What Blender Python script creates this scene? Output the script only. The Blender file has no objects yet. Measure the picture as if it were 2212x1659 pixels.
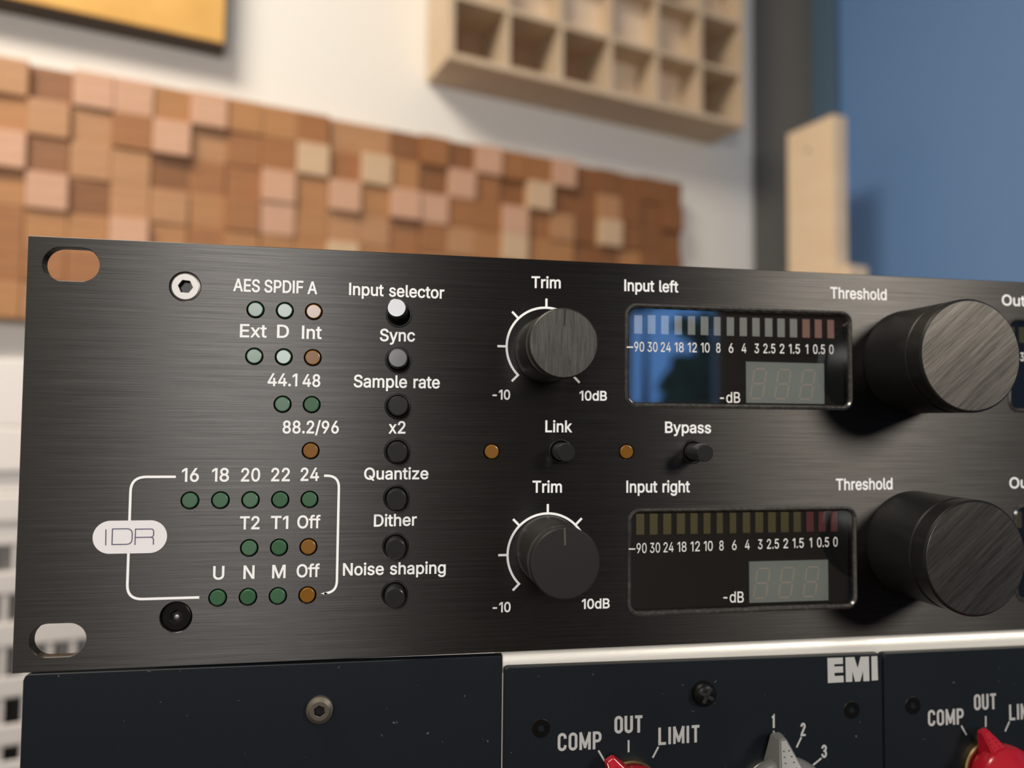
import bpy, bmesh, math, random, json
from mathutils import Vector, Matrix
random.seed(7)
S = bpy.context.scene
COL = S.collection
PI = math.pi

# ------------------------------------------------------------------ camera
F = 1600.0; CW, CH = 2212, 1659
def rot(a, b, c):
    return (Matrix.Rotation(c, 3, 'Z') @ Matrix.Rotation(a, 3, 'X') @ Matrix.Rotation(b, 3, 'Y'))
RM = rot(-0.04706, -0.16845, 0.00996)
TT = Vector((-99.90521, 57.61617, 147.4027))
_c = -(RM.transposed() @ TT)
CAM = Vector((_c.x, _c.z, -_c.y)) * 0.001          # metres; X right, Y away, Z up, rack panel front in y = 0
cd = bpy.data.cameras.new('camera'); cam = bpy.data.objects.new('camera', cd); COL.objects.link(cam)
cd.sensor_width = 36; cd.lens = F / CW * 36; cd.clip_start = 0.01; cd.clip_end = 60
def _w(v): return Vector((v.x, v.z, -v.y))
cx = _w(RM.transposed() @ Vector((1, 0, 0))); cy = _w(RM.transposed() @ Vector((0, -1, 0))); cz = _w(RM.transposed() @ Vector((0, 0, -1)))
m = Matrix((cx, cy, cz)).transposed().to_4x4(); m.translation = CAM; cam.matrix_world = m
cd.dof.use_dof = True; cd.dof.focus_distance = 0.158; cd.dof.aperture_fstop = 9.0
S.camera = cam
def ray(u, v):
    return _w(RM.transposed() @ Vector(((u - CW / 2) / F, (v - CH / 2) / F, 1)))
def P(u, v, y=0.0):                                 # photo pixel -> (x, z) in mm on the plane y (mm)
    d = ray(u, v); t = (y * 0.001 - CAM.y) / d.y; q = CAM + d * t
    return q.x * 1000, q.z * 1000

# ------------------------------------------------------------------ room frame: the back wall is turned 16 degrees from the rack
TH = math.radians(16.3)
WU = Vector((math.cos(TH), math.sin(TH), 0)); WN = Vector((math.sin(TH), -math.cos(TH), 0))
d = ray(100, 400); WO = CAM + d * 1.0; WO.z = 0
def Wp(u, v, h=0.0):                                # pixel -> (s, z) metres on the wall plane pulled h towards the room
    d = ray(u, v); o = WO + WN * h; t = (o - CAM).dot(WN) / d.dot(WN); q = CAM + d * t
    return (q - WO).dot(WU), q.z
def Wm(s=0, h=0, z=0):                              # matrix of an object standing at wall coordinates
    m = Matrix.Rotation(TH, 4, 'Z'); m.translation = WO + WU * s + WN * h + Vector((0, 0, z)); return m
def Wv(s, h, z): return WO + WU * s + WN * h + Vector((0, 0, z))

# ------------------------------------------------------------------ world, lights, exposure
wd = bpy.data.worlds.new('world'); S.world = wd; wd.use_nodes = True
nt = wd.node_tree; bg = nt.nodes['Background']; bg.inputs[0].default_value = (0.10, 0.26, 0.62, 1); bg.inputs[1].default_value = 3.7
S.view_settings.view_transform = 'Standard'; S.view_settings.look = 'None'
S.view_settings.exposure = 0.2; S.view_settings.gamma = 1.0; S.view_settings.use_curve_mapping = False
def area(name, loc, target, sx, sy, power, color, spread=PI):
    l = bpy.data.lights.new(name, 'AREA'); l.shape = 'RECTANGLE'; l.size = sx; l.size_y = sy; l.energy = power; l.color = color; l.spread = spread
    o = bpy.data.objects.new(name, l); COL.objects.link(o); o.location = loc
    o.rotation_euler = (Vector(target) - Vector(loc)).to_track_quat('-Z', 'Y').to_euler(); return o
L1 = area('ceiling_lamp', Wv(-0.55, 0.95, 1.45), Wv(-0.5, 0.3, -0.2), 0.8, 0.5, 32, (1.0, 0.90, 0.77))
L2 = area('wall_lamp', (-0.175, -1.25, 0.375), (0.05, 0, 0.05), 0.30, 0.33, 6.8, (1.0, 0.98, 0.97))
L3 = area('floor_lamp', (0.90, -0.95, 0.50), (0.2, 0, 0.0), 0.26, 0.34, 4.9, (1.0, 0.93, 0.83), math.radians(150))

# ------------------------------------------------------------------ materials
MT = {}
def mat(name, color=(0.5, 0.5, 0.5), rough=0.5, metal=0.0, spec=0.5, coat=0.0, aniso=0.0):
    m = bpy.data.materials.new(name); m.use_nodes = True; b = m.node_tree.nodes['Principled BSDF']
    b.inputs['Base Color'].default_value = (*color, 1); b.inputs['Roughness'].default_value = rough
    b.inputs['Metallic'].default_value = metal; b.inputs['Specular IOR Level'].default_value = spec
    b.inputs['Coat Weight'].default_value = coat; b.inputs['Anisotropic'].default_value = aniso
    MT[name] = m; return m
def nodes(m): return m.node_tree.nodes, m.node_tree.links, m.node_tree.nodes['Principled BSDF']
def noise(m, scale, mapscale=(1, 1, 1), detail=4, rotz=0, coord='Object', rough=0.6):
    N, L, b = nodes(m)
    tc = N.new('ShaderNodeTexCoord'); mp = N.new('ShaderNodeMapping'); ns = N.new('ShaderNodeTexNoise')
    mp.inputs['Scale'].default_value = mapscale; m0 = N.new('ShaderNodeMapping'); m0.inputs['Rotation'].default_value = rotz if isinstance(rotz, tuple) else (0, rotz, 0)
    ns.inputs['Scale'].default_value = scale; ns.inputs['Detail'].default_value = detail; ns.inputs['Roughness'].default_value = rough
    L.new(tc.outputs[coord], m0.inputs[0]); L.new(m0.outputs[0], mp.inputs[0]); L.new(mp.outputs[0], ns.inputs['Vector']); return ns
def ramp(m, src, lo, hi, c0, c1, to):
    N, L, b = nodes(m); r = N.new('ShaderNodeValToRGB')
    r.color_ramp.elements[0].position = lo; r.color_ramp.elements[1].position = hi
    r.color_ramp.elements[0].color = (*c0, 1); r.color_ramp.elements[1].color = (*c1, 1)
    L.new(src, r.inputs[0]); L.new(r.outputs[0], b.inputs[to] if isinstance(to, str) else to); return r
def bump(m, src, strength, dist):
    N, L, b = nodes(m); u = N.new('ShaderNodeBump'); u.inputs['Strength'].default_value = strength; u.inputs['Distance'].default_value = dist
    L.new(src, u.inputs['Height']); L.new(u.outputs[0], b.inputs['Normal']); return u
def brushed(name, c0, c1, rough, mapscale, rotz, aniso, bstr, arot=0.0, metal=1.0):
    m = mat(name, c0, rough, metal, 0.5, 0, aniso); N, L, b = nodes(m)
    ns = noise(m, 1.0, mapscale, 5, rotz, rough=0.75); ramp(m, ns.outputs[0], 0.32, 0.70, c0, c1, 'Base Color')
    bump(m, ns.outputs[0], bstr, 0.00002)
    tg = N.new('ShaderNodeTangent'); tg.direction_type = 'UV_MAP'; tg.uv_map = 'UVMap'; L.new(tg.outputs[0], b.inputs['Tangent'])
    b.inputs['Anisotropic Rotation'].default_value = arot
    return m
brushed('anodised', (0.039, 0.037, 0.035), (0.090, 0.086, 0.082), 0.40, (38, 30, 5600), 0, 0.86, 0.25, 0.25)
brushed('cap_vertical', (0.055, 0.053, 0.047), (0.12, 0.115, 0.105), 0.38, (2600, 30, 180), 0, 0.0, 0.3, 0.0)
brushed('cap_diagonal', (0.045, 0.042, 0.038), (0.135, 0.125, 0.112), 0.40, (70, 30, 1500), math.radians(40), 0.0, 0.4)
mat('knob_black', (0.006, 0.006, 0.006), 0.4, 0, 0.25)
mat('knob_side', (0.02, 0.019, 0.018), 0.4, 0.3)
mat('button_black', (0.018, 0.018, 0.018), 0.2)
mat('dark_recess', (0.003, 0.003, 0.003), 0.7)
for n, c in (('lamp_green', (0.036, 0.105, 0.05)), ('lamp_amber', (0.19, 0.078, 0.004))): mat(n, c, 0.27, 0, 0.7)
mat('ink_white', (0.93, 0.93, 0.92), 0.5)
mat('ink_window', (0.78, 0.77, 0.74), 0.5)
m = mat('ink_grey', (0.42, 0.42, 0.405), 0.6)
mat('ink_pill', (0.80, 0.78, 0.78), 0.5); mat('ink_violet', (0.06, 0.05, 0.12), 0.6)
mat('steel', (0.34, 0.32, 0.30), 0.45, 0.85); mat('socket_dark', (0.02, 0.019, 0.018), 0.4, 0.5)
m = mat('screw_black', (0.003, 0.003, 0.0028), 0.38, 0.0, 0.2)
m = mat('screw_dusty', (0.13, 0.115, 0.09), 0.5, 0.7)
m = mat('rim', (0.11, 0.105, 0.10), 0.18, 0.0, 0.8); ns = noise(m, 900, (1, 1, 1), 4); bump(m, ns.outputs[0], 0.22, 0.00008); ramp(m, ns.outputs[0], 0.45, 0.9, (0.035, 0.034, 0.032), (0.09, 0.087, 0.082), 'Base Color')
m = mat('navy_paint', (0.005, 0.008, 0.011), 0.5, 0, 0.22)
ns = noise(m, 620, (1, 1, 1), 3); r = ramp(m, ns.outputs[0], 0.715, 0.76, (0.005, 0.008, 0.0115), (0.10, 0.105, 0.10), 'Base Color')
ns2 = noise(m, 5000, (1, 1, 1), 2); bump(m, ns2.outputs[0], 0.25, 0.00005)
m = mat('aluminium', (0.86, 0.82, 0.74), 0.38, 0.25); ns = noise(m, 1500, (0.5, 1, 1), 4); bump(m, ns.outputs[0], 0.35, 0.0001)
mat('red_plastic', (0.36, 0.008, 0.02), 0.22); mat('grey_plastic', (0.10, 0.103, 0.10), 0.25); mat('brass', (0.55, 0.42, 0.22), 0.28, 1.0)
mat('chrome', (0.8, 0.78, 0.74), 0.15, 1.0)
mat('readout', (0.46, 0.50, 0.44), 0.5); mat('readout_line', (0.80, 0.63, 0.51), 0.5)
mat('segment_yellow', (0.20, 0.17, 0.065), 0.5); mat('segment_red', (0.27, 0.07, 0.075), 0.5)
mat('segment_yellow_lit', (0.60, 0.61, 0.54), 0.5); mat('segment_red_lit', (0.62, 0.34, 0.28), 0.5)  # paler copies for the upper meter: reflected light put into the colour
# glass of the meters
m = bpy.data.materials.new('meter_glass'); m.use_nodes = True; N = m.node_tree.nodes; L = m.node_tree.links; N.clear()
o_ = N.new('ShaderNodeOutputMaterial'); mx = N.new('ShaderNodeMixShader'); tr = N.new('ShaderNodeBsdfTransparent'); gl = N.new('ShaderNodeBsdfGlossy'); fr = N.new('ShaderNodeFresnel')
gl.inputs['Roughness'].default_value = 0.02; fr.inputs['IOR'].default_value = 2.3; tr.inputs[0].default_value = (0.93, 0.93, 0.93, 1)
L.new(fr.outputs[0], mx.inputs[0]); L.new(tr.outputs[0], mx.inputs[1]); L.new(gl.outputs[0], mx.inputs[2]); L.new(mx.outputs[0], o_.inputs[0]); MT['meter_glass'] = m
# room
m = mat('wall_paint', (0.80, 0.775, 0.72), 0.85); ns = noise(m, 60, (1, 1, 1), 4); bump(m, ns.outputs[0], 0.1, 0.002)
mat('front_paint', (0.42, 0.36, 0.29), 0.85); mat('ceiling_paint', (0.8, 0.78, 0.74), 0.9)
m = mat('floor_wood', (0.10, 0.055, 0.03), 0.6); ns = noise(m, 6, (1, 12, 1), 5, (0, 0, 0)); ramp(m, ns.outputs[0], 0.3, 0.7, (0.07, 0.035, 0.02), (0.16, 0.09, 0.05), 'Base Color')
m = mat('blue_paint', (0.14, 0.27, 0.52), 0.5); ns = noise(m, 25, (1, 1, 1), 3); bump(m, ns.outputs[0], 0.08, 0.002)
mat('blue_trim', (0.085, 0.145, 0.21), 0.55)
m = mat('corner_shade_grey', (0.14, 0.135, 0.122), 0.95); ns = noise(m, 900, (1, 1, 1), 2); bump(m, ns.outputs[0], 0.4, 0.001)  # grey of the added corner column: shade on the wall put into colour
m = mat('gold_fabric', (0.66, 0.36, 0.085), 0.85); ns = noise(m, 14, (1, 1, 1), 4); ramp(m, ns.outputs[0], 0.3, 0.75, (0.60, 0.33, 0.085), (0.72, 0.42, 0.12), 'Base Color')
mat('dark_frame', (0.06, 0.05, 0.035), 0.6)
def wood(name, c0, c1, sc=14, st=(1, 1, 9), rough=0.5):
    m = mat(name, c0, rough); N, L, b = nodes(m)
    ns = noise(m, sc, st, 6, 0, 'Object', 0.65); ramp(m, ns.outputs[0], 0.3, 0.72, c0, c1, 'Base Color'); bump(m, ns.outputs[0], 0.15, 0.001)
for n, a, b_ in (('wood_brown', (0.36, 0.165, 0.058), (0.46, 0.22, 0.082)), ('wood_dark', (0.20, 0.078, 0.024), (0.28, 0.115, 0.038)),
                 ('wood_gold', (0.38, 0.19, 0.085), (0.48, 0.25, 0.115)), ('wood_rose_sheen', (0.50, 0.28, 0.175), (0.60, 0.35, 0.23)),
                 ('wood_pale', (0.56, 0.38, 0.23), (0.66, 0.46, 0.29)), ('wood_red', (0.28, 0.112, 0.034), (0.37, 0.155, 0.052))): wood(n, a, b_)
wood('pine', (0.80, 0.61, 0.41), (0.86, 0.68, 0.48), 9, (1, 1, 6), 0.55)
wood('lattice_wood', (0.56, 0.43, 0.29), (0.64, 0.50, 0.35), 9, (6, 1, 1), 0.6)
wood('lattice_block', (0.72, 0.56, 0.41), (0.80, 0.64, 0.48), 9, (1, 1, 4), 0.6)
wood('lattice_shade', (0.26, 0.15, 0.085), (0.32, 0.19, 0.11), 9, (1, 1, 4), 0.6)  # darker copy for the deepest cells: their shade put into the colour
m = mat('white_enamel', (0.78, 0.74, 0.70), 0.4); mat('grey_shade', (0.30, 0.285, 0.27), 0.6); mat('slot_shade_dark', (0.012, 0.013, 0.010), 0.7)  # slot backs in grey and near-black: shade inside the openings put into colour
mat('foliage', (0.03, 0.09, 0.03), 0.8); mat('bark', (0.05, 0.035, 0.025), 0.9); mat('frame_white', (0.7, 0.7, 0.68), 0.4)

# ------------------------------------------------------------------ builders
def link(name, me, parent=None, loc=None, label=None):
    o = bpy.data.objects.new(name, me); COL.objects.link(o)
    if parent: o.parent = parent
    if loc is not None: o.location = loc
    if label: o['label'] = label
    return o
def thing(name, label, cat, loc=(0, 0, 0), group=None, matrix=None):
    o = bpy.data.objects.new(name, None); o.empty_display_size = 0.01; COL.objects.link(o)
    if matrix is not None: o.matrix_world = matrix
    else: o.location = loc
    o['label'] = label; o['category'] = cat
    if group: o['group'] = group
    return o
def struct(o): o['kind'] = 'structure'; return o
def uvxz(me, k=1.0):
    if not me.uv_layers: me.uv_layers.new(name='UVMap')
    u = me.uv_layers['UVMap'].data
    for lp in me.loops:
        c = me.vertices[lp.vertex_index].co; u[lp.index].uv = (c.x * k, c.z * k)
def finish(bm, material, scale=0.001, smooth=False, angle=None):
    me = bpy.data.meshes.new('m'); bm.to_mesh(me); bm.free()
    if scale != 1: me.transform(Matrix.Scale(scale, 4))
    mats = material if isinstance(material, (list, tuple)) else [material]
    for x in mats: me.materials.append(MT[x])
    uvxz(me)
    if smooth:
        for p in me.polygons: p.use_smooth = True
        try: me.set_sharp_from_angle(angle=math.radians(angle or 35))
        except Exception: pass
    return me
def addbox(bm, x0, x1, y0, y1, z0, z1, bev=0.0):
    r = bmesh.ops.create_cube(bm, size=1.0); vs = r['verts']
    for v in vs: v.co = Vector(((x0 + x1) / 2 + v.co.x * (x1 - x0), (y0 + y1) / 2 + v.co.y * (y1 - y0), (z0 + z1) / 2 + v.co.z * (z1 - z0)))
    if bev > 0:
        es = {e for v in vs for e in v.link_edges}
        bmesh.ops.bevel(bm, geom=list(es), offset=bev, segments=2, affect='EDGES', profile=0.6)
def box(name, material, dims, parent=None, bev=0.0, scale=0.001, label=None, loc=None):
    bm = bmesh.new(); addbox(bm, *dims, bev); return link(name, finish(bm, material, scale), parent, loc, label)
def lathe_bm(bm, prof, n=48, cx=0, cz=0, mats=None, dome=True):      # prof: (r, y); axis = Y, front towards -Y
    rings = []
    for r, y in prof:
        if r < 1e-6: rings.append([bm.verts.new((cx, y, cz))])
        else: rings.append([bm.verts.new((cx + r * math.cos(2 * PI * i / n), y, cz + r * math.sin(2 * PI * i / n))) for i in range(n)])
    for k in range(len(rings) - 1):
        a, b = rings[k], rings[k + 1]
        for i in range(n):
            j = (i + 1) % n
            if len(a) == 1 and len(b) == 1: continue
            if len(a) == 1: f = bm.faces.new((a[0], b[i], b[j]))
            elif len(b) == 1: f = bm.faces.new((a[i], b[0], a[j]))
            else: f = bm.faces.new((a[i], b[i], b[j], a[j]))
            if mats: f.material_index = mats[k]
def lathe(material, prof, n=48, smooth=True, mats=None, angle=35):
    bm = bmesh.new(); lathe_bm(bm, prof, n, mats=mats); bmesh.ops.recalc_face_normals(bm, faces=bm.faces)
    return finish(bm, material, 0.001, smooth, angle)
# flat outlines (with holes) turned into a plate through a 2D curve; x, z in mm
def plate_mesh(contours, material, y=0.0, ext=0.0, bev=0.0, off=0.0):
    K = 25.0                                                           # filled at a larger size: the fill is unreliable on tiny outlines
    c = bpy.data.curves.new('c', 'CURVE'); c.dimensions = '2D'; c.fill_mode = 'BOTH'; c.extrude = ext * K; c.bevel_depth = bev * K; c.bevel_resolution = 0; c.offset = (off - bev) * K
    for pts in contours:
        sp = c.splines.new('POLY'); sp.points.add(len(pts) - 1)
        for i, (x, z) in enumerate(pts): sp.points[i].co = (x * K, z * K, 0, 1)
        sp.use_cyclic_u = True
    o = bpy.data.objects.new('tmp', c); me = bpy.data.meshes.new_from_object(o)
    bpy.data.objects.remove(o); bpy.data.curves.remove(c)
    me.transform(Matrix.Scale(1 / K, 4))
    me.transform(Matrix(((1, 0, 0, 0), (0, 0, -1, 0), (0, 1, 0, 0), (0, 0, 0, 1))))
    me.transform(Matrix.Translation((0, y, 0))); me.transform(Matrix.Scale(0.001, 4))
    me.materials.clear(); me.materials.append(MT[material])
    for p in me.polygons: p.material_index = 0; p.use_smooth = False
    while me.uv_layers: me.uv_layers.remove(me.uv_layers[0])
    uvxz(me); return me
def circle(cx, cz, r, n=32): return [(cx + r * math.cos(2 * PI * i / n), cz + r * math.sin(2 * PI * i / n)) for i in range(n)]
def rrect(x0, x1, z0, z1, r, n=8):
    pts = []
    for (cx, cz, a0) in ((x1 - r, z1 - r, 0), (x0 + r, z1 - r, 90), (x0 + r, z0 + r, 180), (x1 - r, z0 + r, 270)):
        for i in range(n + 1):
            a = math.radians(a0 + 90 * i / n); pts.append((cx + r * math.cos(a), cz + r * math.sin(a)))
    return pts
def ribbon(pts, w):                                                   # open polyline -> outline of width w with mitred corners
    n = len(pts); Lf = []; Rt = []
    for i in range(n):
        p = Vector(pts[i]); d0 = (p - Vector(pts[i - 1])).normalized() if i else None
        d1 = (Vector(pts[i + 1]) - p).normalized() if i < n - 1 else None
        if d0 is None: d0 = d1
        if d1 is None: d1 = d0
        t = (d0 + d1).normalized(); nn = Vector((-t.y, t.x)); k = 1 / max(0.35, nn.dot(Vector((-d0.y, d0.x))))
        Lf.append(tuple(p + nn * w / 2 * k)); Rt.append(tuple(p - nn * w / 2 * k))
    return Lf + Rt[::-1]
def arc(cx, cz, r, a0, a1, n=24): return [(cx + r * math.cos(math.radians(a0 + (a1 - a0) * i / n)), cz + r * math.sin(math.radians(a0 + (a1 - a0) * i / n))) for i in range(n + 1)]
def join_plates(parts, material, y, ext=0.0):                         # several outlines, may overlap: triangulated separately, one mesh
    bm = bmesh.new()
    for k, c in enumerate(parts):
        me = plate_mesh(c if isinstance(c[0], list) else [c], material, y - 0.003 * k, ext); bm.from_mesh(me); bpy.data.meshes.remove(me)
    return finish(bm, material, 1)
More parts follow.
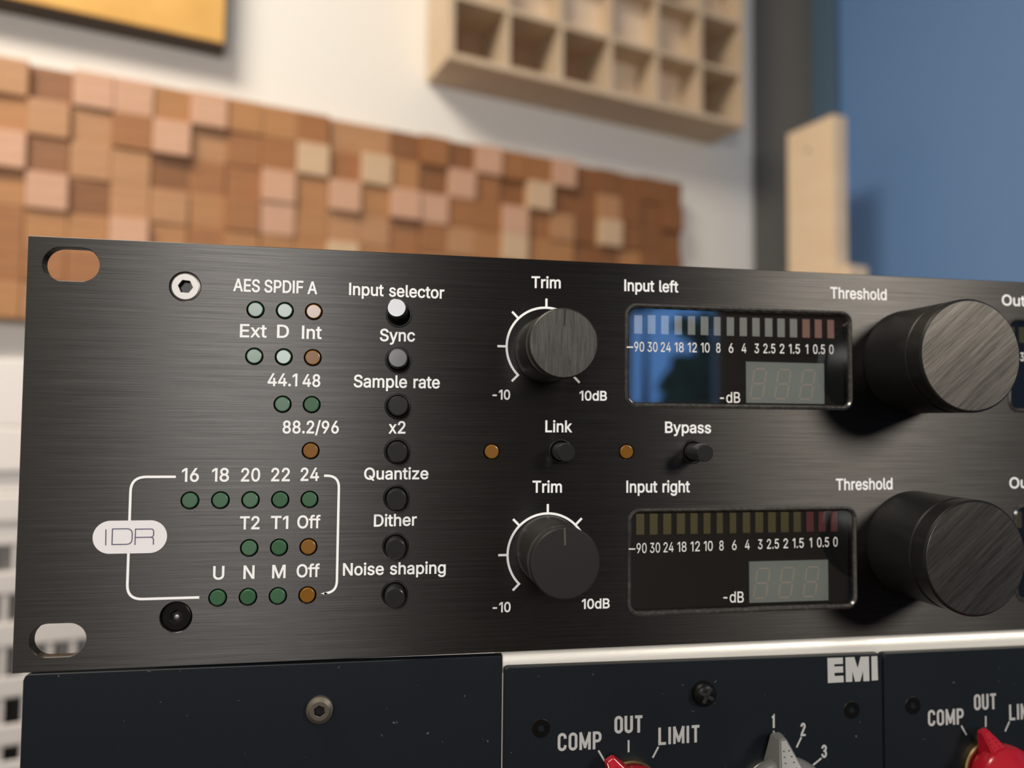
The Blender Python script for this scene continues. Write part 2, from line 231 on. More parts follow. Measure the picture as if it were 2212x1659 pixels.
GL = json.loads('''{"-":[453,[[337,244,337,188,114,188,114,244]]],".":[188,[[95,-4,83,-3,73,1,63,9,55,18,51,29,50,41,51,53,55,64,63,73,73,81,83,85,95,87,107,85,118,81,128,73,135,64,140,53,141,41,140,29,135,18,128,9,118,1,107,-3]]],"/":[249,[[235,533,71,-76,14,-76,178,533]]],"0":[453,[[227,-7,191,-3,158,7,130,24,105,48,85,77,69,113,60,144,53,178,49,214,48,254,49,294,53,330,60,364,69,395,85,431,106,461,130,484,159,502,191,512,227,516,262,512,295,502,323,484,348,461,368,431,384,395,393,364,400,330,404,294,405,254,404,214,400,178,393,144,384,113,368,77,348,48,323,24,295,7,263,-3],[227,50,250,52,271,60,290,74,306,92,320,116,330,144,338,176,342,213,344,254,342,295,338,332,330,365,320,393,306,416,290,435,271,449,250,457,227,460,203,457,182,449,163,435,147,416,134,393,123,365,115,332,111,295,109,254,111,213,115,176,123,144,134,116,147,92,163,74,182,60,203,52]]],"1":[300,[[236,509,236,0,172,0,172,448,169,448,46,358,46,427,158,509]]],"2":[453,[[64,0,64,47,234,229,252,248,268,266,282,282,294,298,303,312,311,327,316,341,319,356,320,371,319,389,315,405,308,419,298,431,287,441,273,449,258,455,241,458,224,460,205,458,188,454,172,447,159,438,148,427,139,413,132,398,128,381,127,362,66,362,68,391,75,418,86,442,102,464,121,482,143,496,168,507,196,513,225,516,254,513,281,507,306,497,328,482,346,465,361,445,372,423,379,398,381,372,380,354,377,336,371,318,363,299,351,280,336,259,317,235,294,209,267,180,153,60,153,57,389,57,389,0]]],"3":[453,[[218,-7,188,-5,159,1,133,10,108,22,88,38,70,57,57,79,48,104,44,132,109,132,112,115,118,100,126,87,137,76,150,66,165,59,182,54,200,51,219,50,239,51,258,55,275,61,291,69,304,80,315,93,323,108,328,125,329,145,328,163,323,180,316,196,306,211,292,223,275,234,254,241,229,246,201,248,157,248,157,299,288,448,288,452,70,452,70,509,372,509,372,461,211,278,211,289,247,290,279,286,308,276,333,262,354,244,371,222,383,198,391,173,393,145,390,116,383,90,370,66,354,45,333,27,309,12,281,2,251,-5]]],"4":[453,[[40,105,40,158,247,509,311,509,109,166,109,163,413,163,413,105],[282,0,282,121,282,146,282,318,343,318,343,0]]],"5":[453,[[221,-7,192,-5,165,1,140,11,118,25,99,41,83,60,71,82,63,105,60,130,122,130,125,115,130,102,138,89,148,78,160,68,173,60,188,54,204,51,221,50,241,51,259,56,276,64,291,75,304,89,314,104,322,122,326,141,328,162,326,183,321,203,314,221,303,237,290,251,275,262,257,270,238,275,218,277,201,276,184,273,167,268,152,262,139,255,128,246,67,253,96,509,366,509,366,452,151,452,134,301,136,301,148,311,162,318,178,325,194,330,212,333,229,334,252,332,274,328,294,321,313,311,330,299,345,285,358,269,370,251,379,231,386,210,390,187,391,163,388,132,381,102,369,76,352,52,332,32,309,15,282,3,253,-4]]],"6":[453,[[226,-7,196,-4,168,3,142,15,119,31,100,51,84,74,73,101,66,130,64,162,65,187,71,212,80,239,93,268,112,302,137,340,252,509,322,509,151,261,145,261,151,270,157,279,165,288,174,295,184,302,196,307,208,311,221,313,235,314,265,312,291,305,316,295,337,280,355,262,370,240,380,215,387,187,389,157,387,127,379,98,368,73,352,50,333,30,310,14,284,3,257,-4],[226,48,245,50,263,55,279,63,293,73,304,86,314,101,322,119,326,137,327,157,326,178,322,196,314,213,304,228,293,241,279,251,263,259,245,264,226,265,207,264,190,259,174,252,160,241,148,229,138,214,131,197,126,179,125,158,126,138,131,119,138,102,148,86,160,73,174,63,190,55,207,50]]],"8":[453,[[226,-7,193,-5,163,1,136,11,111,25,91,42,74,62,62,84,54,109,52,135,53,156,58,176,65,195,75,212,87,228,101,241,117,252,134,260,153,265,153,267,129,276,109,289,93,308,80,330,73,354,70,380,73,405,79,429,90,450,106,469,124,485,146,498,170,508,197,514,226,516,255,514,282,508,306,498,328,485,346,469,361,450,373,429,379,405,382,380,379,354,372,330,359,308,343,289,323,276,300,267,300,265,319,260,335,252,351,241,365,228,377,212,387,195,395,176,399,156,401,135,398,109,391,84,378,62,362,42,341,25,317,11,289,1,259,-5],[226,49,248,50,267,54,285,60,300,69,313,79,323,91,331,106,335,121,337,139,335,157,330,173,322,189,312,202,298,213,283,223,265,230,247,234,226,235,206,234,187,230,169,223,154,213,140,202,130,189,122,173,117,157,115,139,117,121,121,106,129,91,139,79,152,69,167,60,185,54,205,50],[226,290,244,291,260,294,274,300,287,308,298,318,307,330,314,344,318,359,319,376,318,392,314,407,308,420,299,432,288,442,275,449,260,455,244,459,226,460,208,459,192,455,177,449,164,442,153,432,145,420,138,407,134,392,133,376,134,359,138,344,145,330,154,318,165,308,178,300,193,294,209,291]]],"9":[453,[[226,516,256,513,285,506,310,494,333,478,352,458,368,434,380,408,387,378,389,347,387,322,382,296,373,270,359,240,340,207,315,168,200,0,130,0,301,248,307,248,302,238,295,229,287,221,278,214,268,207,257,202,245,198,232,195,218,195,188,197,161,203,137,214,116,229,98,247,83,269,72,294,66,321,64,352,66,382,73,411,85,436,101,459,120,479,143,494,168,506,196,513],[226,460,207,459,190,454,174,446,160,435,148,423,138,407,131,390,127,372,125,352,127,331,131,313,138,295,148,280,160,268,174,257,190,250,207,245,226,243,245,245,263,249,279,257,293,267,305,280,314,295,322,312,326,330,327,350,326,371,322,390,314,407,305,422,293,435,279,446,263,454,245,459]]],"A":[480,[[16,0,201,509,276,509,463,0,395,0,287,302,280,323,272,346,264,372,255,402,244,438,232,478,245,478,233,437,222,402,213,371,204,345,197,322,191,302,85,0],[110,142,110,199,370,199,370,142]]],"B":[456,[[60,0,60,509,241,509,274,507,304,501,329,491,350,477,367,461,381,442,390,421,396,398,398,374,397,353,393,336,387,320,378,307,368,295,356,286,343,278,329,272,315,267,315,262,331,260,347,254,363,245,378,234,391,220,402,203,411,184,416,161,418,136,416,111,410,88,400,67,386,48,368,31,344,18,317,8,284,2,247,0],[125,57,245,57,281,60,309,67,330,80,344,96,353,115,355,137,354,153,350,169,342,184,333,197,320,209,306,218,289,225,269,229,248,231,125,231],[125,285,238,285,256,287,273,290,288,296,302,304,314,314,323,326,330,340,335,355,336,372,333,393,326,412,313,429,294,442,270,449,240,452,125,452]]],"D":[502,[[219,0,96,0,96,57,215,57,254,60,288,68,318,81,343,99,363,122,379,149,390,181,397,216,399,255,397,294,390,329,379,361,364,388,344,410,320,428,291,441,258,449,221,452,93,452,93,509,225,509,261,507,294,501,325,492,353,478,385,455,412,426,433,391,446,361,455,329,460,293,462,255,460,217,455,181,446,149,433,119,417,92,398,68,376,48,351,31,322,17,291,8,256,2],[125,509,125,0,60,0,60,509]]],"E":[419,[[60,0,60,509,372,509,372,452,125,452,125,286,355,286,355,229,125,229,125,57,375,57,375,0]]],"F":[410,[[60,0,60,509,369,509,369,452,125,452,125,278,346,278,346,221,125,221,125,0]]],"I":[190,[[62,0,62,509,128,509,128,0]]],"L":[393,[[60,0,60,509,125,509,125,57,361,57,361,0]]],"M":[628,[[60,0,60,509,152,509,277,187,287,159,299,123,311,84,322,49,307,49,318,83,330,121,342,158,352,187,476,509,568,509,568,0,504,0,504,291,504,327,505,369,506,413,507,457,513,457,508,441,503,425,498,409,482,363,467,322,456,291,342,0,286,0,170,291,159,321,145,361,129,408,112,457,119,457,120,416,121,372,122,328,122,291,122,0]]],"N":[523,[[60,0,60,509,136,509,343,183,349,174,355,163,363,151,371,137,379,122,388,107,396,90,405,73,414,55,405,54,403,72,402,90,401,108,400,126,399,142,399,157,399,195,399,509,463,509,463,0,387,0,202,290,177,331,168,346,159,363,148,381,108,452,119,454,122,384,124,328,125,291,125,0]]],"O":[533,[[267,-7,235,-5,205,1,177,11,150,25,126,42,105,63,86,88,70,115,57,146,48,179,42,215,40,254,42,293,48,329,57,362,70,393,86,421,105,445,126,466,150,484,177,498,205,508,235,514,267,516,299,514,329,508,357,498,384,484,408,466,429,445,448,421,464,393,477,362,486,329,491,293,493,254,491,215,486,179,477,146,464,115,448,88,429,63,408,42,384,25,357,11,329,1,299,-5],[267,53,296,55,324,63,349,76,372,94,392,116,408,144,420,176,428,213,430,254,428,295,420,332,408,365,392,392,372,415,349,433,324,446,296,453,267,456,237,453,210,445,184,433,161,415,142,392,125,364,113,332,106,295,103,254,106,213,113,176,125,144,142,117,161,94,184,76,210,63,237,55]]],"P":[445,[[60,0,60,509,235,509,272,506,305,499,332,487,356,471,375,452,390,430,400,404,407,377,409,348,407,318,400,291,390,265,375,243,356,223,332,207,305,195,272,188,235,186,125,186,125,0],[125,242,233,242,257,244,279,248,297,256,312,266,324,279,333,294,339,310,343,328,344,348,343,367,339,385,333,402,324,416,312,428,297,439,279,446,257,451,232,452,125,452]]],"Q":[533,[[245,159,313,159,369,85,384,65,468,-48,401,-48,346,27,331,46],[267,-7,235,-5,205,1,177,11,150,25,126,42,105,63,86,88,70,115,57,146,48,179,42,215,40,254,42,293,48,329,57,362,70,393,86,421,105,445,126,466,150,484,177,498,205,508,235,514,267,516,299,514,329,508,357,498,384,484,408,466,429,445,448,421,464,393,477,362,486,329,491,293,493,254,491,215,486,179,477,146,464,115,448,88,429,63,408,42,384,25,357,11,329,1,299,-5],[267,53,296,55,324,63,349,76,372,94,392,116,408,144,420,176,428,213,430,254,428,295,420,332,408,365,392,392,372,415,349,433,324,446,296,453,267,456,237,453,210,445,184,433,161,415,142,392,125,364,113,332,106,295,103,254,106,213,113,176,125,144,142,117,161,94,184,76,210,63,237,55]]],"S":[447,[[224,-9,188,-7,156,-1,128,9,102,23,81,40,64,60,51,83,42,109,38,137,104,137,108,118,114,102,123,88,136,76,150,66,166,59,185,53,204,50,224,49,246,50,267,54,286,60,303,69,317,79,329,92,338,106,344,122,346,139,344,154,340,168,332,179,322,189,310,197,296,205,280,211,263,217,245,222,184,239,145,253,112,269,86,289,67,313,56,341,52,372,54,400,62,425,75,448,92,468,113,484,138,498,165,508,195,514,227,516,259,514,289,508,316,498,340,484,360,468,377,449,390,427,398,403,401,378,337,378,332,402,320,421,302,437,280,449,254,456,225,459,204,457,185,454,167,448,152,440,139,430,129,418,121,405,117,391,115,376,117,359,122,345,131,334,142,324,155,315,169,308,184,302,198,297,212,293,264,279,279,275,295,270,312,264,328,256,344,248,359,238,372,226,384,213,395,198,402,180,407,161,408,139,406,112,399,87,386,64,370,43,349,25,323,11,294,0,261,-7]]],"T":[449,[[32,452,32,509,417,509,417,452,257,452,257,0,193,0,193,452]]],"U":[517,[[259,-8,220,-6,186,2,154,15,126,33,103,55,85,80,71,108,63,140,60,173,60,509,124,509,124,178,126,155,132,133,141,113,153,95,169,80,187,68,208,59,232,53,259,52,285,53,309,59,331,68,349,80,364,95,377,113,385,133,391,155,393,178,393,509,457,509,457,173,454,140,446,108,433,80,414,55,391,33,363,15,332,2,297,-6]]],"a":[389,[[160,-9,137,-7,115,-3,94,5,76,15,60,29,48,45,38,63,32,84,30,108,32,128,36,146,43,161,53,174,64,184,78,193,92,200,108,206,125,211,143,214,161,217,178,220,234,227,247,229,257,231,265,235,271,240,274,246,276,255,276,257,275,272,272,285,267,297,260,307,251,315,240,322,227,327,212,330,196,331,178,330,163,327,149,322,137,316,127,309,118,301,110,292,104,283,100,274,41,291,51,313,64,331,79,346,95,358,114,368,133,375,153,380,173,383,194,384,208,384,223,382,239,379,255,375,271,369,286,360,300,350,312,336,322,320,330,301,335,278,337,251,337,0,277,0,277,52,272,52,267,43,260,34,252,25,242,16,229,8,215,1,199,-4,181,-7],[170,45,192,47,211,51,228,59,242,68,254,80,263,93,270,108,274,122,276,138,276,190,272,187,267,184,259,182,251,180,241,178,231,176,200,171,175,168,161,166,147,163,134,159,122,153,112,147,103,139,97,130,93,118,92,105,93,93,96,82,102,72,109,64,119,57,130,52,142,48,156,46]]],"c":[396,[[207,-8,174,-5,144,3,117,16,93,35,72,58,56,85,44,116,37,150,34,187,37,225,44,260,56,291,72,318,93,341,117,360,144,374,174,382,207,384,226,384,243,381,260,377,276,371,291,364,305,356,318,346,330,335,340,322,349,308,356,293,362,277,303,262,300,272,295,281,290,289,284,297,278,304,270,311,261,316,252,321,242,325,231,328,220,329,207,330,184,328,163,321,145,310,130,296,118,278,108,258,102,236,98,212,96,187,98,163,102,139,108,117,118,97,130,80,145,66,163,55,184,49,207,46,220,47,232,49,243,52,253,55,262,60,271,66,279,73,285,80,292,89,297,98,301,107,304,117,363,102,357,86,350,70,341,56,331,43,319,32,306,21,292,12,277,5,261,-1,244,-5,226,-7]]],"d":[424,[[195,-8,165,-6,137,3,111,16,89,34,70,57,55,84,43,116,36,151,34,189,36,227,43,261,55,293,70,320,89,342,112,361,137,374,165,382,196,384,218,383,237,379,253,373,267,364,278,355,287,346,295,336,301,327,306,319,311,319,311,509,372,509,372,0,313,0,313,59,307,59,301,50,295,41,287,31,277,21,266,12,252,4,236,-3,217,-7],[205,47,226,49,246,55,263,65,278,78,290,95,299,115,306,138,310,162,312,189,310,216,306,241,300,263,290,282,278,299,263,312,246,322,227,328,205,330,182,328,162,322,145,311,130,298,118,281,108,261,102,239,98,215,96,189,98,163,102,139,109,117,118,97,130,80,145,66,162,55,182,49]]],"e":[404,[[212,-8,177,-5,145,3,117,16,92,35,72,58,56,85,44,116,37,150,34,187,36,224,44,258,55,290,71,317,91,340,115,359,142,373,172,382,205,384,226,383,246,380,266,374,285,366,303,355,319,341,334,324,347,305,357,282,365,256,370,227,371,194,371,169,97,169,98,151,102,127,110,106,121,88,135,73,151,61,169,53,190,48,212,46,227,47,241,49,254,53,265,58,276,65,285,73,294,82,300,93,306,105,365,91,358,72,348,55,335,39,320,26,302,14,283,4,261,-3,237,-7],[309,221,308,226,304,248,298,269,288,286,277,301,263,314,246,323,227,328,205,330,183,328,164,323,146,313,131,301,119,286,109,270,102,251,97,231,97,221]]],"f":[254,[[228,379,228,327,6,327,6,379],[81,0,81,432,82,452,87,470,96,486,107,499,120,510,135,519,152,525,169,529,187,530,201,530,212,529,222,527,231,525,238,523,243,521,227,468,215,472,209,473,202,474,195,474,178,472,164,468,154,460,147,449,143,435,142,419,142,0]]],"g":[425,[[207,-151,180,-149,156,-146,134,-140,114,-132,97,-122,82,-110,70,-97,59,-84,51,-69,101,-41,107,-49,114,-57,122,-66,131,-74,142,-82,154,-88,169,-93,187,-96,207,-97,236,-95,261,-87,282,-75,298,-58,308,-34,311,-6,311,68,306,68,301,60,294,51,287,41,277,32,266,23,252,16,236,10,217,6,195,5,165,7,138,14,113,27,90,43,71,65,55,90,43,120,36,154,34,191,36,229,43,263,55,293,71,320,90,342,112,361,138,374,166,382,196,384,218,383,237,379,253,373,267,365,279,356,288,346,296,336,302,327,308,319,313,319,313,379,372,379,372,-9,370,-40,363,-67,350,-90,334,-109,314,-124,291,-136,265,-144,237,-149],[205,59,227,61,246,66,264,75,278,87,290,103,300,121,307,142,311,166,312,193,311,219,307,242,300,264,291,283,279,299,264,312,247,322,227,328,205,330,182,328,163,322,145,312,130,298,118,282,109,262,102,241,98,218,96,193,98,167,102,144,109,123,118,104,131,88,145,76,163,66,183,61]]],"h":[410,[[114,227,114,0,53,0,53,509,114,509,114,287,102,287,116,319,132,344,152,362,175,374,200,382,227,384,252,383,275,377,295,369,313,356,328,340,341,321,350,298,355,271,357,240,357,0,296,0,296,235,293,263,286,286,273,304,256,318,235,326,210,329,192,328,176,324,161,317,147,308,136,297,126,283,119,266,115,248]]],"i":[167,[[53,0,53,379,114,379,114,0],[84,443,73,444,63,448,54,455,47,463,43,472,41,483,43,494,47,504,54,512,63,518,73,522,84,524,95,522,105,518,114,512,121,504,125,494,126,483,125,472,121,463,114,455,105,448,95,444]]],"k":[381,[[110,137,110,212,121,212,284,379,360,379,184,199,177,199],[53,0,53,509,114,509,114,0],[294,0,148,186,191,229,372,0]]],"l":[189,[[139,-2,112,0,91,8,74,20,62,37,55,59,53,84,53,509,114,509,114,99,114,83,117,71,120,62,126,57,135,53,146,52,160,53,170,54,181,3,162,-1,154,-2,147,-2]]],"m":[610,[[53,0,53,379,112,379,112,295,108,295,114,314,122,331,132,346,144,358,158,368,172,376,187,382,203,385,219,386,245,383,268,375,287,361,303,342,314,320,321,295,312,295,318,312,326,329,337,343,350,356,364,366,381,375,398,381,417,385,437,386,458,385,478,380,497,372,514,361,529,346,541,328,550,307,555,283,557,255,557,0,496,0,496,254,493,279,485,298,473,313,456,323,438,329,419,330,402,329,387,326,374,320,363,312,353,302,345,290,340,277,336,263,335,247,335,0,274,0,274,260,272,280,265,297,253,311,238,322,220,328,199,330,185,329,171,326,158,320,145,312,135,302,126,289,119,274,115,257,114,238,114,0]]],"n":[410,[[114,227,114,0,53,0,53,379,112,379,112,287,102,287,116,319,132,344,152,362,175,374,200,382,227,384,252,383,275,377,295,369,313,356,328,340,341,321,350,298,355,271,357,240,357,0,296,0,296,235,293,263,286,286,273,304,256,318,235,326,210,329,192,328,176,324,161,317,147,308,136,297,126,283,119,266,115,248]]],"o":[415,[[207,-8,174,-5,144,3,117,16,93,35,72,58,56,85,44,116,37,150,34,187,37,225,44,260,56,291,72,318,93,341,117,360,144,374,174,382,207,384,241,382,271,374,299,360,323,341,343,318,359,291,371,260,379,225,381,187,379,150,371,116,359,85,343,58,323,35,299,16,271,3,241,-5],[207,46,231,49,252,55,270,66,285,80,298,97,307,117,314,139,318,163,319,187,318,212,314,236,307,258,298,278,285,296,270,310,252,321,231,328,207,330,184,328,163,321,145,310,130,296,118,278,108,258,102,236,98,212,96,187,98,163,102,139,108,117,118,97,130,80,145,66,163,55,184,49]]],"p":[424,[[53,-143,53,379,112,379,112,319,118,319,123,327,130,336,137,346,147,355,158,364,171,373,188,379,207,383,229,384,259,382,287,374,313,361,335,342,354,320,370,293,381,261,388,227,390,189,388,151,381,116,370,84,355,57,336,34,313,16,288,3,260,-6,229,-8,208,-7,189,-3,173,4,159,12,147,21,138,31,130,41,124,50,118,59,114,59,114,-143],[220,47,242,49,262,55,279,66,294,80,306,97,316,117,323,139,327,163,328,189,327,215,323,239,316,261,307,281,295,298,280,311,262,322,243,328,220,330,198,328,178,322,161,312,147,299,134,282,125,263,118,241,114,216,113,189,114,162,118,138,125,115,135,95,147,78,162,65,179,55,198,49]]],"r":[259,[[53,0,53,379,112,379,112,321,115,321,124,339,137,354,152,367,171,377,191,383,213,385,229,384,243,384,243,322,230,324,223,325,215,326,207,326,190,324,174,321,159,315,146,306,135,296,126,284,119,269,115,254,114,237,114,0]]],"s":[365,[[182,-8,157,-7,133,-3,112,3,93,12,76,24,62,38,50,54,41,73,36,94,94,107,101,87,111,72,124,60,141,52,160,47,181,45,206,47,227,53,244,62,258,74,265,88,268,103,266,115,262,126,254,136,243,144,229,150,212,155,149,170,118,180,92,192,72,208,58,227,50,249,47,274,49,295,55,314,65,332,79,347,95,360,115,370,137,378,161,383,187,384,212,383,234,379,254,372,271,363,286,352,299,339,309,324,318,308,324,290,268,277,262,291,254,304,243,316,228,325,210,331,187,333,166,331,147,326,131,317,119,305,111,292,109,277,110,264,115,253,124,243,136,235,152,229,172,223,229,209,261,200,287,187,306,171,320,153,328,131,331,107,329,85,323,65,312,47,298,31,281,18,260,6,236,-2,210,-7]]],"t":[227,[[204,379,204,327,6,327,6,379],[65,471,126,471,126,98,127,83,130,70,136,61,144,55,156,51,170,50,185,51,202,54,213,2,207,0,200,-2,192,-3,184,-3,176,-4,168,-4,138,-1,113,7,92,21,77,41,68,64,65,93]]],"u":[410,[[182,-5,158,-3,135,2,115,11,97,23,82,39,69,59,60,82,54,109,53,139,53,379,114,379,114,144,116,117,124,94,137,75,154,61,175,53,200,50,218,51,234,55,249,62,263,71,274,83,283,97,290,113,295,132,296,153,296,379,357,379,357,0,298,0,298,92,307,92,294,60,277,35,257,17,234,5,209,-3]]],"x":[379,[[29,379,97,379,358,0,290,0],[87,0,21,0,286,379,352,379]]],"y":[389,[[47,-139,61,-86,71,-87,83,-89,94,-90,104,-89,113,-86,122,-81,130,-74,138,-64,145,-51,151,-36,163,-1,17,379,84,379,165,155,173,132,180,109,187,87,193,64,199,42,206,21,184,21,190,42,196,64,202,87,209,110,216,132,224,155,305,379,371,379,204,-58,196,-77,187,-93,177,-107,165,-119,153,-128,139,-136,125,-141,109,-144,91,-145,82,-145,73,-144,65,-143,57,-142,52,-140]]],"z":[380,[[42,0,42,46,254,320,254,323,48,323,48,379,333,379,333,331,126,60,126,56,339,56,339,0]]]}''')
YI = -0.03                                                            # ink sits a hair proud of the paint
def text(s, ul, vl, ur, vr, cap, parent, material='ink_white', y=YI, weight=0.0, name='lettering'):
    """lettering whose ink runs from pixel (ul, vl) to (ur, vr) along the baseline, cap height in mm"""
    x0, z0 = P(ul, vl, y); x1, z1 = P(ur, vr, y)
    adv = 0; gs = []
    for ch in s:
        if ch == ' ': adv += 235; continue
        a, sp = GL[ch]
        gs.append([[(adv + c[i], c[i + 1]) for i in range(0, len(c), 2)] for c in sp]); adv += a
    e = weight / (cap / 509.0)
    lo = min(p[0] for g in gs for c in g for p in c) - e; hi = max(p[0] for g in gs for c in g for p in c) + e
    sx = (x1 - x0) / (hi - lo); sz = cap / (509.0 + 2 * e); sl = (z1 - z0) / (x1 - x0)
    def tr(p): return (x0 + (p[0] - lo) * sx, z0 + (p[1] + e) * sz + (p[0] - lo) * sx * sl)
    bm = bmesh.new()
    def area2(c): return sum(c[i - 1][0] * c[i][1] - c[i][0] * c[i - 1][1] for i in range(len(c)))
    def inside(p, c):
        r = False
        for i in range(len(c)):
            (xa, ya), (xb, yb) = c[i - 1], c[i]
            if (ya > p[1]) != (yb > p[1]) and p[0] < (xb - xa) * (p[1] - ya) / (yb - ya) + xa: r = not r
        return r
    lay = 0
    for g in gs:
        out = [c for c in g if area2(c) < 0]; hol = [c for c in g if area2(c) >= 0]
        for c in out:                                                 # each outer contour with the holes that lie in it
            hs = [h for h in hol if inside(h[0], c) and not any(o_ is not c and abs(area2(o_)) < abs(area2(c)) and inside(h[0], o_) for o_ in out)]
            lay = (lay + 1) % 6; me = plate_mesh([[tr(p) for p in q] for q in [c] + hs], material, y - 0.003 * lay, 0.0); bm.from_mesh(me); bpy.data.meshes.remove(me)
        if weight > 0:                                                # bolder: a strip of paint along every outline
            for c in g:
                pts = [Vector(tr(p)) for p in c]; n = len(pts); A = []; B = []
                for i in range(n):
                    p = pts[i]; d0 = p - pts[i - 1]; d1 = pts[(i + 1) % n] - p
                    if d0.length < 1e-6: d0 = d1
                    if d1.length < 1e-6: d1 = d0
                    d0.normalize(); d1.normalize(); t = d0 + d1
                    if t.length < 1e-3: t = d0
                    t.normalize(); nn = Vector((-t.y, t.x)); k = weight / max(0.6, nn.dot(Vector((-d0.y, d0.x))))
                    A.append(bm.verts.new((.001 * (p.x + nn.x * k), .001 * (y - 0.021 - 0.002 * (i % 4)), .001 * (p.y + nn.y * k)))); B.append(bm.verts.new((.001 * (p.x - nn.x * k), .001 * (y - 0.022 - 0.0015 * (i % 5)), .001 * (p.y - nn.y * k))))
                for i in range(n):
                    j = (i + 1) % n; bm.faces.new((A[i], A[j], B[j], B[i]))
    return link(name, finish(bm, material, 1), parent)

# ================================================================== THE ROOM
SC, _ = Wp(1745, 400)                                                 # corner with the blue side wall
ZF, ZC = -1.15, 1.55; SL = -2.2; HB = 4.6
def wbox(name, material, s0, s1, h0, h1, z0, z1, parent=None, bev=0, label=None):
    """box given in wall coordinates; its origin at the middle of its base"""
    cx_, cy_ = (s0 + s1) / 2, -(h0 + h1) / 2
    bm = bmesh.new(); addbox(bm, s0 - cx_, s1 - cx_, -h1 - cy_, -h0 - cy_, 0, z1 - z0, bev); me = finish(bm, material, 1)
    o = link(name, me, None, None, label)
    mw = Wm(cx_, -cy_, z0)
    if parent: o.parent = parent; o.matrix_basis = parent.matrix_world.inverted() @ mw
    else: o.matrix_world = mw
    return o
struct(wbox('wall_back', 'wall_paint', SL, SC + 0.1, -0.1, 0, ZF, ZC))
struct(wbox('wall_right', 'blue_paint', SC, SC + 0.1, 0, HB, ZF, ZC))
struct(wbox('wall_left', 'wall_paint', SL - 0.1, SL, 0, HB, ZF, ZC))
struct(wbox('floor', 'floor_wood', SL - 0.1, SC + 0.1, -0.1, HB + 0.1, ZF - 0.1, ZF))
struct(wbox('ceiling', 'ceiling_paint', SL - 0.1, SC + 0.1, -0.1, HB + 0.1, ZC, ZC + 0.1))
# wall behind the photographer, with a window through which the blue daylight and trees show
def refl(u, v):                                                       # where the mirror direction of a panel point meets that wall
    x, z = P(u, v); p = Vector((x, 0, z * 1000 / 1000)); p = Vector((x * 0.001, 0, z * 0.001)); dd = p - CAM; dd.y = -dd.y
    o = WO + WN * HB; t = (o - p).dot(WN) / dd.dot(WN); q = p + dd * t; return (q - WO).dot(WU), q.z
a = refl(1352, 885); b = refl(1560, 640)
WS0, WS1, WZ0, WZ1 = a[0], b[0], a[1], b[1]
fw = thing('wall_front', 'brown painted wall behind the photographer', 'wall', matrix=Wm(0, HB, 0)); del fw['category']; struct(fw)
for n_, q in enumerate(((SL, WS0, ZF, ZC), (WS1, SC, ZF, ZC), (WS0, WS1, ZF, WZ0), (WS0, WS1, WZ1, ZC))):
    wbox('wall_section', 'front_paint', q[0], q[1], HB, HB + 0.1, q[2], q[3], fw)
wn = thing('window_1', 'white framed window behind the photographer', 'window', matrix=Wm((WS0 + WS1) / 2, HB, WZ0)); del wn['category']; struct(wn)
for q in ((WS0, WS0 + 0.03, WZ0, WZ1), (WS1 - 0.03, WS1, WZ0, WZ1), (WS0 + .03, WS1 - .03, WZ0, WZ0 + 0.03), (WS0 + .03, WS1 - .03, WZ1 - 0.03, WZ1)):
    wbox('window_frame', 'frame_white', q[0], q[1], HB + 0.02, HB + 0.08, q[2], q[3], wn)
ww, wh = WS1 - WS0, WZ1 - WZ0
def tree(s, h, z0, z1, r, seed, label):
    rnd = random.Random(seed); t = thing('garden_tree', label, 'tree', matrix=Wm(s, h, ZF))
    bm = bmesh.new(); lathe_bm(bm, [(0, 0), (0.05, 0), (0.035, 1.2), (0, z1 - ZF)], 8)
    me = finish(bm, 'bark', 1); me.transform(Matrix.Rotation(PI / 2, 4, 'X')); link('trunk', me, t)
    bm = bmesh.new()
    for k in range(60):
        q = bmesh.ops.create_icosphere(bm, subdivisions=1, radius=r * rnd.uniform(0.22, 0.42))
        off = Vector((rnd.gauss(0, r * 0.45), rnd.gauss(0, r * 0.3), rnd.uniform(z0, z1) - ZF))
        for v in q['verts']: v.co += off + Vector([rnd.gauss(0, 0.02) for _ in range(3)])
    link('crown', finish(bm, 'foliage', 1), t)
def refl2(u, v, h):
    x, z = P(u, v); p = Vector((x * 0.001, 0, z * 0.001)); dd = p - CAM; dd.y = -dd.y
    o = WO + WN * h; t = (o - p).dot(WN) / dd.dot(WN); q = p + dd * t; return (q - WO).dot(WU), q.z
t1 = refl2(1530, 690, HB + 1.3); t2 = refl2(1530, 930, HB + 1.3); t3 = refl2(1395, 650, HB + 2.2)
tree(t1[0], HB + 1.3, t2[1], t1[1], 0.27, 3, 'dark green tree outside the window behind the photographer')
tree(t3[0], HB + 2.2, t3[1] - 0.03, t3[1] + 0.3, 0.13, 4, 'small green tree far outside the window behind the photographer')

# added column whose grey stands for the shaded wall corner, blue wall trim
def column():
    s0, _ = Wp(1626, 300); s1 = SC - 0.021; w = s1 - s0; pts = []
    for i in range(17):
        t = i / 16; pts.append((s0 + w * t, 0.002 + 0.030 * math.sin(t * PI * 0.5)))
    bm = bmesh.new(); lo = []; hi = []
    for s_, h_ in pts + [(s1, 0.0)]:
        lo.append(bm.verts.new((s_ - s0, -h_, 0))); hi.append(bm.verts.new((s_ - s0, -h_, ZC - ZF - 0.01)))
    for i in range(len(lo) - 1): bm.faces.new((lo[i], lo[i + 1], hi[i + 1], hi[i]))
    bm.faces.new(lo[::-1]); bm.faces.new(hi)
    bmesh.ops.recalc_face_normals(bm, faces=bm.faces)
    o = link('corner_shade_column', finish(bm, 'corner_shade_grey', 1, True)); o.matrix_world = Wm(s0, 0, ZF)
    o['label'] = 'tall dark grey rounded column added for the shade in the wall corner beside the blue wall'; o['category'] = 'shade column'
column()

